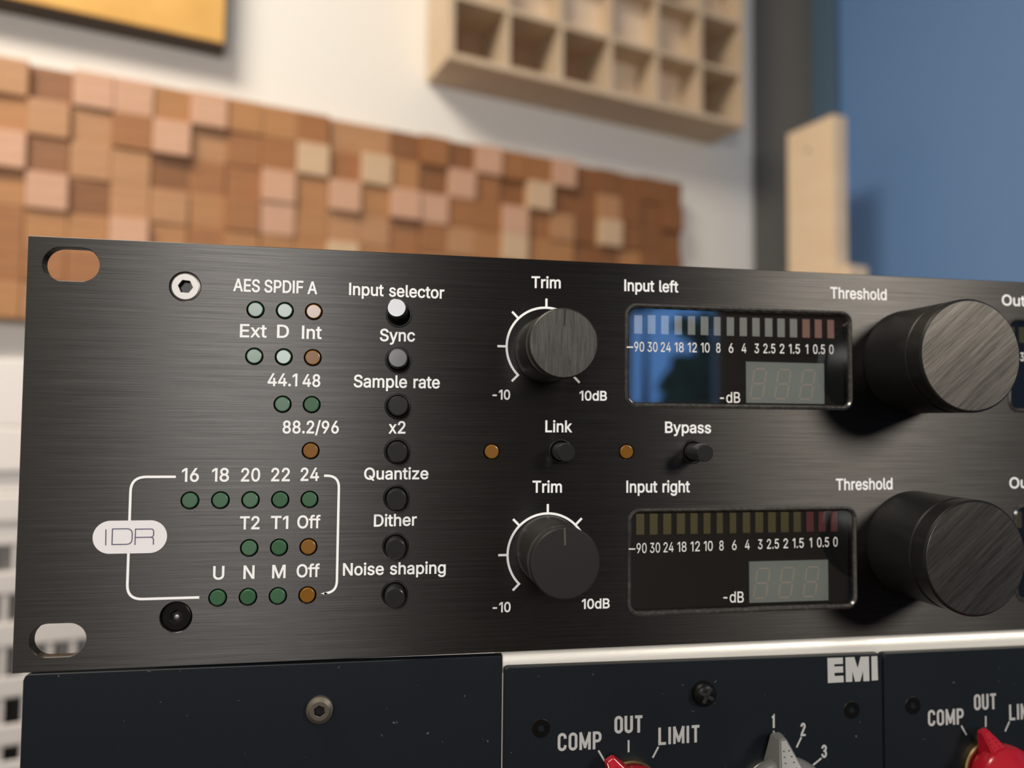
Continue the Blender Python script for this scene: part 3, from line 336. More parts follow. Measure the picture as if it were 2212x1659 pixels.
# ---- golden fabric panel, top left
def gold():
    h = 0.045
    s1, z0 = Wp(487, 97, h); s0 = s1 - 0.62
    t = thing('acoustic_panel', 'golden yellow fabric acoustic panel hanging on the white wall, top left', 'acoustic panel', matrix=Wm(s0, 0, z0))
    wbox('fabric_front', 'gold_fabric', s0 + 0.002, s1 - 0.002, h - 0.004, h, z0 + 0.002, z0 + 0.6, t, 0.001)
    for q in ((s0, s1, z0, z0 + 0.018), (s0, s1, z0 + 0.584, z0 + 0.602), (s0, s0 + 0.018, z0 + 0.018, z0 + 0.584), (s1 - 0.018, s1, z0 + 0.018, z0 + 0.584)):
        wbox('frame_bar', 'dark_frame', q[0], q[1], 0.001, h - 0.004, q[2], q[3], t)
gold()

# ---- wooden block mosaic
def mosaic():
    rnd = random.Random(11)
    sl, _ = Wp(61, 300, 0.03); sr, _ = Wp(1467, 470, 0.03); n = 22; pit = (sr - sl) / n
    _, zt = Wp(400, 203, 0.03); _, zb = Wp(20, 688, 0.03); nr = 7; pz = (zt - zb) / nr
    nl = 3; s_first = sl - nl * pit
    t = thing('wood_mosaic_panel', 'long wall panel of brown wooden blocks of uneven depth, behind the black rack unit', 'wall panel', matrix=Wm(s_first, 0, zb))
    wbox('backing_board', 'wood_dark', s_first + 0.004, sr - 0.004, 0.001, 0.012, zb + 0.004, zt - 0.004, t)
    rose = [(200, 195), (440, 230), (362, 300), (275, 215), (715, 420), (110, 415), (845, 435), (275, 500), (592, 505), (960, 445), (1080, 460), (1068, 352), (1018, 395), (1225, 355), (595, 400), (20, 300)]  # glossy blocks: light reflected off their faces put into the rose colour
    pale = [(655, 320), (785, 350), (1180, 430), (1290, 490), (1112, 545), (760, 545), (320, 500)]
    gold_ = [(110, 245), (190, 330), (275, 330), (200, 300), (275, 420), (345, 420), (980, 510), (460, 340), (1130, 480), (780, 500), (1010, 540)]
    dark = [(110, 165), (110, 325), (195, 410), (850, 300), (900, 310), (1120, 410), (960, 400), (350, 360), (1300, 380), (1280, 430), (1390, 420), (1370, 540), (1440, 410), (1000, 320)]
    def near(lst, s, z): return any(abs(a - s) < pit * 0.5 and abs(b - z) < pz * 0.5 for a, b in lst)
    R_, Pl, G_, D_ = [[Wp(u, v, 0.03) for u, v in l] for l in (rose, pale, gold_, dark)]
    cache = {}
    for r in range(nr):
        for c in range(nl + n):
            s = s_first + (c + 0.5) * pit; z = zb + (r + 0.5) * pz
            k = 'wood_rose_sheen' if near(R_, s, z) else 'wood_pale' if near(Pl, s, z) else 'wood_gold' if near(G_, s, z) else 'wood_dark' if near(D_, s, z) else rnd.choice(['wood_brown', 'wood_brown', 'wood_brown', 'wood_red', 'wood_gold'])
            far = c / (nl + n)  # darker woods towards the right end: the fading light put into the colour
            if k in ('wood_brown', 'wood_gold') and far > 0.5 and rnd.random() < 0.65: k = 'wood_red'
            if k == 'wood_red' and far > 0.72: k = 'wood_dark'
            dd = {'wood_red': rnd.choice([1, 2, 3]), 'wood_rose_sheen': rnd.choice([3, 4]), 'wood_pale': 4, 'wood_dark': rnd.choice([0, 1, 2])}.get(k, rnd.choice([1, 2, 2, 3]))
            key = (k, dd)
            if key not in cache:
                bm = bmesh.new(); h = 0.022 + 0.0042 * dd
                addbox(bm, -pit * 0.495, pit * 0.495, -h, 0, -pz * 0.495, pz * 0.495, 0.0012)
                if rnd.random() < 0.8:                                # slightly sloping faces
                    sx = rnd.uniform(-0.05, 0.05); szz = rnd.uniform(-0.06, 0.03)
                    for v in bm.verts:
                        if v.co.y < -h * 0.7: v.co.y += v.co.x * sx + v.co.z * szz
                cache[key] = finish(bm, k, 1)
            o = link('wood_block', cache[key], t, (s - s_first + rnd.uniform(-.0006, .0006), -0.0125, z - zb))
            o.rotation_euler = (rnd.uniform(-.02, .02), 0, rnd.uniform(-.02, .02))
mosaic()

# ---- pale wooden lattice diffuser, top
def lattice():
    D = 0.10; tk = 0.011
    s0, z0 = Wp(968, 119, D); s1, z1_ = Wp(1609, 281, D); z0 = (z0 + z1_) / 2
    n = 6; pit = (s1 - s0 - tk) / n; rows = 6; H = rows * pit + tk
    t = thing('lattice_diffuser', 'pale wooden lattice box with square cells, hung high on the white wall', 'diffuser', matrix=Wm(s0, 0, z0))
    wbox('back_board', 'lattice_wood', s0 + tk, s1 - tk, 0.001, 0.007, z0 + tk, z0 + H - tk, t)
    for q in ((s0, s1, z0, z0 + tk), (s0, s1, z0 + H - tk, z0 + H)): wbox('frame_board', 'lattice_wood', q[0], q[1], 0.001, D, q[2], q[3], t, 0.0008)
    for q in ((s0, s0 + tk), (s1 - tk, s1)): wbox('frame_board', 'lattice_wood', q[0], q[1], 0.001, D, z0 + tk, z0 + H - tk, t, 0.0008)
    for k in range(1, n): wbox('divider', 'lattice_wood', s0 + k * pit, s0 + k * pit + tk * 0.75, 0.007, D - 0.001, z0 + tk, z0 + H - tk, t)
    for k in range(1, rows):
        for c in range(n): wbox('shelf', 'lattice_wood', s0 + c * pit + (tk * 0.75 if c else tk), s0 + (c + 1) * pit, 0.007, D - 0.001, z0 + k * pit, z0 + k * pit + tk * 0.75, t)
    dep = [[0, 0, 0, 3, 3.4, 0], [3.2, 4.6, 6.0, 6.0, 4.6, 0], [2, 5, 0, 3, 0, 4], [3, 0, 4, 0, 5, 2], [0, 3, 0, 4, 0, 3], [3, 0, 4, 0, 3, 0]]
    for r in range(rows):
        for c in range(n):
            h = dep[r][c] * 0.01 + 0.010
            wbox('cell_block', 'lattice_block' if dep[r][c] else 'lattice_shade', s0 + c * pit + tk + 0.0005, s0 + (c + 1) * pit - 0.0005, 0.0075, h, z0 + r * pit + tk * 0.8, z0 + (r + 1) * pit - 0.0005, t)
lattice()

# ---- pine board standing before the blue wall
def board():
    # its broad face runs parallel to the blue wall
    d0 = ray(1700, 290); base = CAM + d0 * 1.42
    s = (base - WO).dot(WU); hL = (base - WO).dot(WN); zt = base.z
    dR = ray(1801, 245); q = (WO + WU * s); t = (q - CAM).dot(WU) / dR.dot(WU); pr = CAM + dR * t; hR = (pr - WO).dot(WN)
    dE = ray(1829, 262); o = WO + WN * hR; t = (o - CAM).dot(WN) / dE.dot(WN); pe = CAM + dE * t; sE = (pe - WO).dot(WU)
    sE = min(sE, SC - 0.01)
    t_ = thing('pine_stand', 'upright pale pine board standing in front of the blue wall', 'board', matrix=Wm(s, hL, -0.25))
    o = wbox('board', 'pine', s, sE, hL, hR, -0.25, zt, t_, 0.002)
    _, kz = 0, 0
    dk = ray(1745, 325); tt = (WO + WU * (s - 0.001) - CAM).dot(WU) / dk.dot(WU); pk = CAM + dk * tt
    bm = bmesh.new(); lathe_bm(bm, [(0, -1.2), (3.2, -1.2), (4.2, -0.4), (4.2, 1), (0, 1)], 16); me = finish(bm, 'steel', 0.001); me.transform(Matrix.Rotation(-PI / 2, 4, 'Z'))
    k = link('screw_head', me, t_); k.matrix_basis = t_.matrix_world.inverted() @ Wm(s - 0.0005, (pk - WO).dot(WN), pk.z)
    b = wbox('foot_board', 'pine', s + 0.0, sE + 0.012, hR + 0.001, hR + 0.03, -0.27, P_z(1850, 584, s, hR), t_)
def P_z(u, v, s, h):
    d_ = ray(u, v); o = WO + WN * h; t = (o - CAM).dot(WN) / d_.dot(WN); return (CAM + d_ * t).z
board()
def trim():
    s = SC - 0.020
    d1 = ray(1803, 300); t = (WO + WU * s - CAM).dot(WU) / d1.dot(WU); h1 = (CAM + d1 * t - WO).dot(WN)
    struct(wbox('trim_1', 'blue_trim', s, SC, 0.0, max(h1, 0.06), ZF, ZC, None, 0.002))
trim()

# ---- white cabinet with open slots at the far left, seen past the edge and through the lower ear slot
def cabinet():
    h = 0.38
    def q(u, v): return Wp(u, v, h)
    s0 = q(-260, 1200)[0]; s1 = q(216, 1200)[0]
    zz = lambda v: q(22, v)[1]
    zb = zz(1800); t = thing('storage_cabinet', 'white slotted storage cabinet behind the left edge of the black rack unit', 'cabinet', matrix=Wm(s0, h - 0.25, zb))
    ex = 0.0
    # closed white drawer fronts, then rows of open slots
    for a, b, hh in ((775, 921, 0.0), (924, 1019, 0.002), (1022, 1066, -0.004), (1068, 1127, 0.003)):
        wbox('drawer_front', 'white_enamel', s0, s1, h - 0.02, h + hh, zz(b), zz(a), t, 0.002)
    for a, b in ((1130, 1178), (1236, 1284), (1346, 1398), (1462, 1508), (1566, 1612), (1646, 1700)):
        wbox('shelf_rail', 'white_enamel', s0, s1, h - 0.004, h, zz(b), zz(a), t, 0.0015)
    pu = (q(52, 1540)[0] - q(0, 1540)[0]); sp = q(0, 1540)[0]
    for (a, b, back) in ((1178, 1236, 1), (1284, 1346, 1), (1398, 1462, 1), (1508, 1566, 0), (1612, 1646, 0)):
        for k in range(-5, 6):
            sc = sp + k * pu + (0.35 * pu if b < 1300 else 0)
            if sc < s0 + 0.004 or sc > s1 - 0.004: continue
            wbox('post', 'white_enamel', sc - 0.0022, sc + 0.0022, h - 0.004, h - 0.001, zz(b), zz(a), t)
        if back: wbox('slot_back', 'grey_shade', s0 + 0.005, s1 - 0.005, h - 0.02, h - 0.010, zz(b) + 0.0002, zz(a) - 0.0002, t)
    wbox('inner_back', 'slot_shade_dark', s0 + 0.005, s1 - 0.005, h - 0.06, h - 0.056, zb + 0.001, zz(1463), t)
    wbox('side_board', 'white_enamel', s0, s0 + 0.004, h - 0.25, h - 0.021, zb, zz(776), t); wbox('side_board', 'white_enamel', s1 - 0.004, s1, h - 0.25, h - 0.021, zb, zz(776), t)
    wbox('base_front', 'white_enamel', s0, s1, h - 0.02, h, zb, zz(1701), t)
cabinet()

# ================================================================== BLACK RACK UNIT
PH = 88.1
unit = thing('audio_processor', 'black brushed metal rack unit with lamps, dials and meter windows, topmost in the rack', 'rack unit')
LX = lambda c: 32.86 + 6.045 * c
LZ = [74.4, 64.4, 54.25, 44.35, 33.95, 23.9, 13.73]
lamps = [(2, 0, 'g'), (3, 0, 'g'), (4, 0, 'a'), (2, 1, 'g'), (3, 1, 'g'), (4, 1, 'a'), (3, 2, 'g'), (4, 2, 'g'), (4, 3, 'a')] + [(c, 4, 'g') for c in range(5)] + \
        [(2, 5, 'g'), (3, 5, 'g'), (4, 5, 'a'), (1, 6, 'g'), (2, 6, 'g'), (3, 6, 'g'), (4, 6, 'a')]
lamps = [(LX(c), LZ[r], k) for c, r, k in lamps] + [(96.3, 44.25, 'a'), (127.7, 44.3, 'a')]
btns = [(75.3 + (0.0, 0, 0.05, 0.1, .1, .1, .1)[i], z, i) for i, z in enumerate((74.3, 64.3, 54.15, 44.3, 34.2, 23.8, 13.5))] + [(112.1, 44.35, 7), (143.9, 44.35, 8)]
M1 = (127.3, 185.3, 54.9, 78.3); M2 = (127.9, 185.9, 5.0, 31.2)
def qp(u, v, y=0): return P(u, v, y)
m1a = P(1350, 770); m1b = P(1842, 770)
Z1 = (P(1600, 884)[1] + 0.1, P(1600, 664)[1]); Z2 = (P(1600, 1323)[1], P(1600, 1096)[1])
MX0, MX1 = P(1350, 770)[0], P(1841, 770)[0]; NX0, NX1 = P(1356, 1200)[0], P(1851, 1200)[0]
mets = [(MX0, MX1, Z1[0], Z1[1]), (NX0, NX1, Z2[0], Z2[1])]
OX = 222.3
holes = [[(0.25, 0), (430, 0), (430, PH), (0.0, PH)]]
holes[0] = [(0.3, 0), (482.6, 0), (482.6, PH), (0.0, PH)]
slotc = []
for (ua, va, ub, vb) in ((92, 535, 215, 607), (64, 1347, 186, 1419)):
    x0, z1 = P(ua, (va + vb) / 2)[0], P((ua + ub) / 2, va)[1]; x1, z0 = P(ub, (va + vb) / 2)[0], P((ua + ub) / 2, vb)[1]
    slotc.append(rrect(x0, x1, z0, z1, (z1 - z0) / 2 - 0.01, 8))
holes += slotc
holes += [rrect(482.6 - 18.4, 482.6 - 5.9, z - 3.5, z + 3.5, 3.4) for z in (5.95, 82.15)]
holes += [circle(x, z, 1.78, 24) for x, z, k in lamps]
holes += [circle(x, z, 2.75, 28) for x, z, k in btns]
holes += [rrect(x0 + 0.5, x1 - 0.5, z0 + 0.5, z1 - 0.5, 2.3) for x0, x1, z0, z1 in mets]
OU = [(P(2176, 790)[0], Z1[0], Z1[1]), (P(2190, 1150)[0], Z2[0], Z2[1])]
holes += [rrect(x0 + .5, x0 + 57.5, z0 + .5, z1 - .5, 2.3) for x0, z0, z1 in OU]
holes += [circle(P(400, 619)[0], P(400, 619)[1], 3.12, 32), circle(P(380, 1333)[0], P(380, 1333)[1], 3.12, 32)]
pm = plate_mesh(holes, 'anodised', 1.15, 1.15 - 0.12, 0.12)
link('front_panel', pm, unit)
box('chassis_body', 'screw_black', (24, 458, 22, 240, 1.0, PH - 1.2), unit)
box('chassis_front_frame', 'dark_recess', (24, 458, 9, 22, 1.2, PH - 1.4), unit)

def lamp_mesh(k, prot):
    return lathe('lamp_green' if k == 'g' else 'lamp_amber', [(0, 0 - prot), (1.38, -prot), (1.5, 0.05 - prot), (1.57, 0.2 - prot), (1.59, 6)], 28, angle=20)
lm = {k: lamp_mesh(k, 0.25) for k in 'ga'}
for x, z, k in lamps:
    o = link('indicator_lamp', lm[k], unit, (x * .001, 0, z * .001), 'unlit green indicator lamp' if k == 'g' else 'unlit amber indicator lamp')
    o.rotation_euler = (random.uniform(-.05, .05), 0, random.uniform(-.05, .05))
    if z > 70 : o.rotation_euler = (random.uniform(-.01, .03), 0, random.uniform(-.02, .02))

bmesh_btn = lathe('button_black', [(0, -4.3), (1.88, -4.3), (2.02, -4.22), (2.12, -4.0), (2.3, 6)], 36, angle=20)
bmesh_long = lathe('button_black', [(0, -7.0), (1.72, -7.0), (1.88, -6.9), (1.96, -6.65), (2.2, 6)], 36, angle=20)
bmesh_mid = lathe('button_black', [(0, -5.6), (1.8, -5.6), (1.95, -5.5), (2.03, -5.25), (2.2, 6)], 36, angle=20)
bmesh_top = lathe('button_black', [(0, -4.3), (1.88, -4.3), (2.02, -4.22), (2.12, -4.0), (2.3, 4)], 36, angle=20)
collar = lathe('knob_black', [(2.35, 3), (2.36, -0.05), (2.62, -0.18), (2.78, -0.1), (2.74, 3)], 36, angle=60)
for x, z, i in btns:
    me = bmesh_top if i == 0 else bmesh_btn if i < 7 else (bmesh_mid if i == 7 else bmesh_long)
    o = link('push_button', me, unit, (x * .001, 0, z * .001))
    if i == 0: o.rotation_euler = (math.radians(-3.0), 0, math.radians(-5.4)); o['label'] = 'push button standing slightly askew'; o.location.z += 0.0007; o.location.x -= 0.0002
    if i == 1: o.rotation_euler = (math.radians(-1.5), 0, math.radians(-2))
    link('button_collar', collar, unit, (x * .001, 0, z * .001))

# screws of the unit
def hex_screw(r, hexr, material, parent, x, z, y=0.0, rotz=0.3, depth=1.3, name='screw', label=None, chamf=0.35):
    bm = bmesh.new(); n = 48; rad = [(hexr, 'hex'), (r - chamf, 'c'), (r, 'c')]
    def hx(i, rr): 
        a = 2 * PI * i / n; aa = (a + rotz) % (PI / 3) - PI / 6; k = rr * math.cos(PI / 6) / math.cos(aa); return k * math.cos(a), k * math.sin(a)
    rings = []
    rings.append([bm.verts.new((hx(i, hexr)[0], depth, hx(i, hexr)[1])) for i in range(n)])
    rings.append([bm.verts.new((hx(i, hexr)[0], 0.05, hx(i, hexr)[1])) for i in range(n)])
    rings.append([bm.verts.new((hx(i, hexr * 1.1)[0], -0.02, hx(i, hexr * 1.1)[1])) for i in range(n)])
    for rr, yy in ((r - chamf, -0.02), (r, chamf * 0.6), (r, 1.6)): rings.append([bm.verts.new((rr * math.cos(2 * PI * i / n), yy, rr * math.sin(2 * PI * i / n))) for i in range(n)])
    for k in range(len(rings) - 1):
        for i in range(n):
            f = bm.faces.new((rings[k][i], rings[k][(i + 1) % n], rings[k + 1][(i + 1) % n], rings[k + 1][i])); f.material_index = 1 if k == 0 else 0
    f = bm.faces.new(rings[0]); f.material_index = 1; bmesh.ops.recalc_face_normals(bm, faces=bm.faces)
    o = link(name, finish(bm, [material, 'socket_dark'], 0.001, True, 25), parent, (x * .001, y * .001, z * .001), label); return o
x, z = P(400, 619); hex_screw(3.02, 1.45, 'steel', unit, x, z, 0.1, 0.1, 1.3, 'screw', 'bare silver hex socket screw')
x, z = P(380, 1333); hex_screw(3.02, 1.35, 'screw_black', unit, x, z, 0.25, 0.5, 1.2, 'screw', 'black hex socket screw with a dusty socket')
link('socket_dust', lathe('steel', [(0, 0.1), (0.5, 0.3), (0.8, 0.9)], 12), unit, ((x - .1) * .001, 0.0007, (z - 0.25) * .001))

# ---- lettering of the unit
def Z2(o): return lambda u, v: o
T = [('AES', 504, 628.9, 561, 631.4, 2.75), ('SPDIF', 571, 631.6, 654.7, 634, 2.75), ('A', 664.3, 635, 684.8, 635.5, 2.75),
     ('Ext', 518, 728.6, 576, 729.4, 2.85), ('D', 598.2, 729.8, 624, 730.2, 2.85), ('Int', 652, 731.8, 694.7, 732.4, 2.85),
     ('44.1', 578, 834, 642, 834.6, 2.75), ('48', 653.4, 835.6, 691.6, 836, 2.75), ('88.2/96', 610.4, 936.3, 731.6, 936.5, 2.75),
     ('Input selector', 754, 637.2, 959.5, 645.4, 2.7), ('Sync', 820.5, 737, 896.2, 738, 2.75), ('Sample rate', 764, 836.6, 949.8, 839.2, 2.75),
     ('x2', 839.6, 936.7, 875.6, 936.8, 2.75),
     ('16', 392.5, 1040.8, 429.4, 1040.6, 2.85), ('18', 457.6, 1040.4, 494.4, 1040.3, 2.85), ('20', 520.6, 1040.2, 561.6, 1040.1, 2.85), ('22', 585.6, 1039.8, 625.8, 1039.6, 2.85), ('24', 649.2, 1039.1, 688.8, 1038.8, 2.85),
     ('T2', 518, 1143.8, 560.4, 1143.2, 2.75), ('T1', 584.8, 1142.8, 622.5, 1142.4, 2.75), ('Off', 642, 1141.5, 692, 1141, 2.75),
     ('U', 460, 1252.2, 484.2, 1251.6, 2.8), ('N', 525.6, 1250.6, 549.4, 1250.2, 2.8), ('M', 587.6, 1249.3, 616.6, 1248.6, 2.8), ('Off', 640.6, 1247.3, 690.2, 1246.2, 2.75),
     ('Quantize', 786.4, 1036.2, 925.2, 1035.2, 2.6), ('Dither', 807.5, 1137.9, 900.2, 1135.4, 2.65), ('Noise shaping', 740.6, 1243.5, 962.6, 1238.9, 2.65),
     ('Trim', 1148, 622, 1211, 623.2, 2.7), ('-10', 1064, 863.2, 1101.8, 863.4, 2.25), ('10dB', 1251.8, 865.2, 1310.8, 865.6, 2.25),
     ('Link', 1178, 933.8, 1235.6, 934, 2.7), ('Bypass', 1436.6, 935.2, 1535.8, 936, 2.65),
     ('Trim', 1150.2, 1064.4, 1213.6, 1064.2, 2.7), ('Input right', 1353, 1064.2, 1490, 1063.6, 2.75),
     ('-10', 1064.2, 1323, 1102.8, 1322.2, 2.25), ('10dB', 1256.8, 1315.6, 1316.8, 1314, 2.25),
     ('Input left', 1348.6, 628.8, 1465, 632, 2.75), ('Threshold', 1793.8, 644.4, 1915.2, 648.6, 2.8), ('Threshold', 1805.8, 1059.2, 1927.8, 1057, 2.8)]
for s, ul, vl, ur, vr, cap in T: text(s, ul, vl, ur, vr, cap, unit, weight=0.07)
ou = 2164; k = text('Output', 2164.3, 659.6, 2262, 664, 2.8, unit, weight=0.07)
k = text('Output', 2180.6, 1055.4, 2278, 1052, 2.8, unit, weight=0.07)

# ---- the bracket round the lamp block, with its pill
def PP(l): return [P(u, v, YI) for u, v in l]
def q3(zx, zy): return P(180 + zx / 3.814, 960 + zy / 3.814, YI)
def corner(pts, r):                                                   # polyline with rounded inner corners
    out = [pts[0]]
    for i in range(1, len(pts) - 1):
        p = Vector(pts[i]); a = (Vector(pts[i - 1]) - p).normalized(); b = (Vector(pts[i + 1]) - p).normalized()
        A = p + a * r; B_ = p + b * r
        for k in range(9):
            t = k / 8; out.append(tuple(A * (1 - t) ** 2 + p * 2 * t * (1 - t) * 0.98 + B_ * t * t + p * 0.02 * 2 * t * (1 - t)))
    out.append(pts[-1]); return out
def line(name, pts, w, parent, material='ink_white', y=YI):
    return link(name, plate_mesh([ribbon(pts, w)], material, y, 0.012), parent)
zt = q3(600, 267)[1]; xl = q3(385, 500)[0]; zb = q3(700, 1268)[1]
line('bracket_line', corner([(q3(762, 267)[0], zt), (xl, zt), (xl, q3(380, 640)[1])], 3.0), 0.5, unit)
line('bracket_line', corner([(xl, q3(380, 890)[1]), (xl, zb), (q3(955, 1258)[0], zb)], 3.0), 0.5, unit)
xr = q3(2098, 700)[0]; zt2 = q3(2000, 258)[1]; zb2 = q3(2000, 1226)[1]
line('bracket_line', corner([(q3(1983, 258)[0], zt2), (xr, zt2), (xr, zb2), (q3(1985, 1228)[0], zb2)], 2.6), 0.5, unit)
px0, px1 = q3(77, 760)[0], q3(690, 760)[0]; pz0, pz1 = q3(380, 898)[1], q3(380, 627)[1]
link('pill_badge', plate_mesh([rrect(px0, px1, pz0, pz1, (pz1 - pz0) / 2 - 0.01, 12)], 'ink_pill', YI - 0.02, 0.012), unit)
def q3y(zx, zy): return P(180 + zx / 3.814, 960 + zy / 3.814, YI - 0.06)
I_ = [ribbon([q3y(186, 700), q3y(184, 832)], 0.2)]
dl, dr, dt, db = q3y(240, 700), q3y(404, 700), q3y(0, 700)[1], q3y(0, 829)[1]
D_ = [ribbon([(dl[0], db - 0.1), (dl[0], dt + 0.1)], 0.2), ribbon(corner([(dl[0], dt), (dr[0], dt), (dr[0], db), (dl[0], db)], 1.1), 0.2)]
rl, rr_ = q3y(453, 0)[0], q3y(603, 0)[0]; rt, rb = q3y(520, 697)[1], q3y(520, 827)[1]; rm = q3y(520, 765)[1]
R_ = [ribbon([(rl, rb), (rl, rt + 0.1)], 0.2), ribbon(corner([(rl, rt), (rr_, rt), (rr_, rm), (rl, rm)], 0.6), 0.2), ribbon(corner([(rr_ - 1.3, rm), (rr_, rm), (rr_, rb)], 0.6), 0.2)]
for nme, c in (('I', I_), ('D', D_), ('R', R_)): link('badge_letter', join_plates([[q] for q in c], 'ink_violet', YI - 0.05, 0.008), unit)

# ---- dials
def dial(cu, cv, kv, parent, cap, notch_deg):
    cx_, cz_ = P(cu, cv); kz_ = P(cu, kv)[1]; H = 17.0; r0 = 7.35
    prof = [(7.6, 0.3), (7.6, -0.9), (7.5, -1.2), (7.4, -12.2), (7.15, -12.6), (7.15, -13.2), (7.4, -13.6), (7.42, -H + 0.35), (7.2, -H), (0, -H)]
    k = link('trim_knob', lathe('knob_side', [(r * 0.985, y) for r, y in prof], 72), parent, (cx_ * .001, 0, kz_ * .001))
    me = lathe(cap, [(0, -H - 0.06), (7.0, -H - 0.06), (7.15, -H + 0.05)], 72, True); link('knob_cap', me, k, None, 'brushed metal cap')
    a = math.radians(notch_deg); dx, dz = math.sin(a), math.cos(a)
    bm = bmesh.new(); addbox(bm, -0.16, 0.16, -H - 0.09, -H + 0.02, 3.6, 7.1); me = finish(bm, 'dark_recess' if cap == 'cap_vertical' else 'screw_dusty')
    o = link('pointer_notch', me, k); o.rotation_euler = (0, a, 0)
    # printed scale
    R = 9.1; w = 0.5
    c = [ribbon([(cx_ + (R + 2.0) * math.cos(math.radians(225)), cz_ + (R + 2.0) * math.sin(math.radians(225)))] + arc(cx_, cz_, R, 225, -45, 54), w)]
    for t in (180, 135, 90, 45, 0, -45):
        q = math.radians(t); c.append(ribbon([(cx_ + (R - .1) * math.cos(q), cz_ + (R - .1) * math.sin(q)), (cx_ + (R + 2.1) * math.cos(q), cz_ + (R + 2.1) * math.sin(q))], w))
    link('printed_scale', join_plates([[x] for x in c], 'ink_white', YI, 0.012), parent)
dial(1179.5, 750.5, 757, unit, 'cap_vertical', 2)
dial(1182.5, 1197, 1185.5, unit, 'knob_side', -2)  # same kind of cap; its dark reflection put into the darker material
def big(cu, cv, parent, cap, fr=None):
    cx_, cz_ = P(cu, cv); H = 19.5
    prof = [(12.6, 0.3), (12.9, 0.0), (12.9, -0.8), (12.8, -1.0), (12.75, -14.6), (12.5, -14.9), (12.5, -15.6), (12.75, -15.9), (12.75, -H + 0.4), (12.4, -H), (0, -H)]
    k = link('threshold_knob', lathe('knob_black', prof, 96), parent, (cx_ * .001, 0, cz_ * .001))
    link('knob_cap', lathe(cap, [(0, -H - 0.06), (12.2, -H - 0.06), (12.35, -H + 0.05)], 96), k, None, 'brushed metal cap')
big(1966, 782, unit, 'cap_diagonal')
big(1974, 1174, unit, 'cap_diagonal')

# ---- meter windows
def meter(k, x0, x1, z0, z1, label, seg, nums, dash, db, rd, right=None):
    t = link('meter_display', None, unit, (0, 0, 0), label)
    # moulded clear rim
    o = rrect(x0, x1, z0, z1, 2.8, 10); i_ = rrect(x0 + 0.95, x1 - 0.85, z0 + 1.05, z1 - 0.95, 1.9, 10); md = rrect(x0 + 0.5, x1 - 0.4, z0 + 0.55, z1 - 0.5, 2.4, 10)
    bm = bmesh.new(); n = len(o)
    rings = [[bm.verts.new((p[0], y, p[1])) for p in c] for c, y in ((rrect(x0, x1, z0, z1, 2.8, 10), 0.4), (o, -0.12), (md, -0.42), (i_, 0.1), (i_, 1.6))]
    for a in range(len(rings) - 1):
        for j in range(n): bm.faces.new((rings[a][j], rings[a][(j + 1) % n], rings[a + 1][(j + 1) % n], rings[a + 1][j]))
    bmesh.ops.recalc_face_normals(bm, faces=bm.faces)
    link('window_rim', finish(bm, 'rim', 0.001, True, 50), t)
    g = link('window_glass', plate_mesh([rrect(x0 + 1.1, x1 - 0.9, z0 + 1.2, z1 - 1.1, 1.9, 8)], 'meter_glass', 0.35, 0), t)
    link('display_mask', plate_mesh([rrect(x0 + 0.9, x1 - 0.7, z0 + 1.0, z1 - 0.9, 1.9, 8)], 'dark_recess', 2.4, 0.05), t)
    ys = 1.9
    for n_, (a, b, c, d) in enumerate(seg):
        q0 = P(a, (b + d) / 2, ys); q1 = P(c, (b + d) / 2, ys); zt = P((a + c) / 2, b, ys)[1]; zb_ = P((a + c) / 2, d, ys)[1]
        box('meter_segment', ('segment_red' if n_ > 12 else 'segment_yellow') if k == 2 else ('segment_red_lit' if n_ > 12 else 'segment_yellow_lit'), (q0[0], q1[0], ys - 0.1, ys + 0.2, zb_, zt), t, 0.05, 0.001, None)
    for s, a, c, v in nums: text(s, a, v[0], c, v[1], 2.28, t, 'ink_window', 0.28, 0.015)
    a = P(dash[0], dash[2], -0.45); b = P(dash[1], dash[2], -0.45)
    link('scale_dash', plate_mesh([ribbon([a, b], 0.3)], 'ink_window', -0.44, 0.01), t)
    text('-dB', db[0], db[2], db[1], db[2] + 0.2, 2.55, t, 'ink_window', 0.28, 0.03)
    yr = 1.9
    a = P(rd[0], (rd[1] + rd[3]) / 2, yr); b = P(rd[2], (rd[1] + rd[3]) / 2, yr); zt = P((rd[0] + rd[2]) / 2, rd[1], yr)[1]; zb_ = P((rd[0] + rd[2]) / 2, rd[3], yr)[1]
    box('digital_readout', 'readout', (a[0], b[0], yr - 0.1, yr + 0.3, zb_, zt), t, 0.05)
    w = b[0] - a[0]; h = zt - zb_
    for j in range(3):
        cx_ = a[0] + w * (0.075, 0.385, 0.70)[j]; wd_ = w * 0.155; zc = (zt + zb_) / 2 - h * 0.03; hh = h * 0.36; sl = 0.16
        def pt(u, v): return (cx_ + wd_ * (0.5 + 0.5 * u) + v * hh * sl, zc + v * hh)
        segs = [[pt(-.8, 1), pt(.8, 1)], [pt(-.8, 0), pt(.8, 0)], [pt(-.8, -1), pt(.8, -1)], [pt(-1, .9), pt(-1, .1)], [pt(1, .9), pt(1, .1)], [pt(-1, -.1), pt(-1, -.9)], [pt(1, -.1), pt(1, -.9)]]
        link('readout_digit', join_plates([[ribbon(s_, 0.30)] for s_ in segs], 'readout_line', yr - 0.13, 0.01), t)
    return t
def z6(x, y): return 1320 + x / 3.814, 580 + y / 3.814
def z7(x, y): return 1320 + x / 3.814, 1020 + y / 3.814
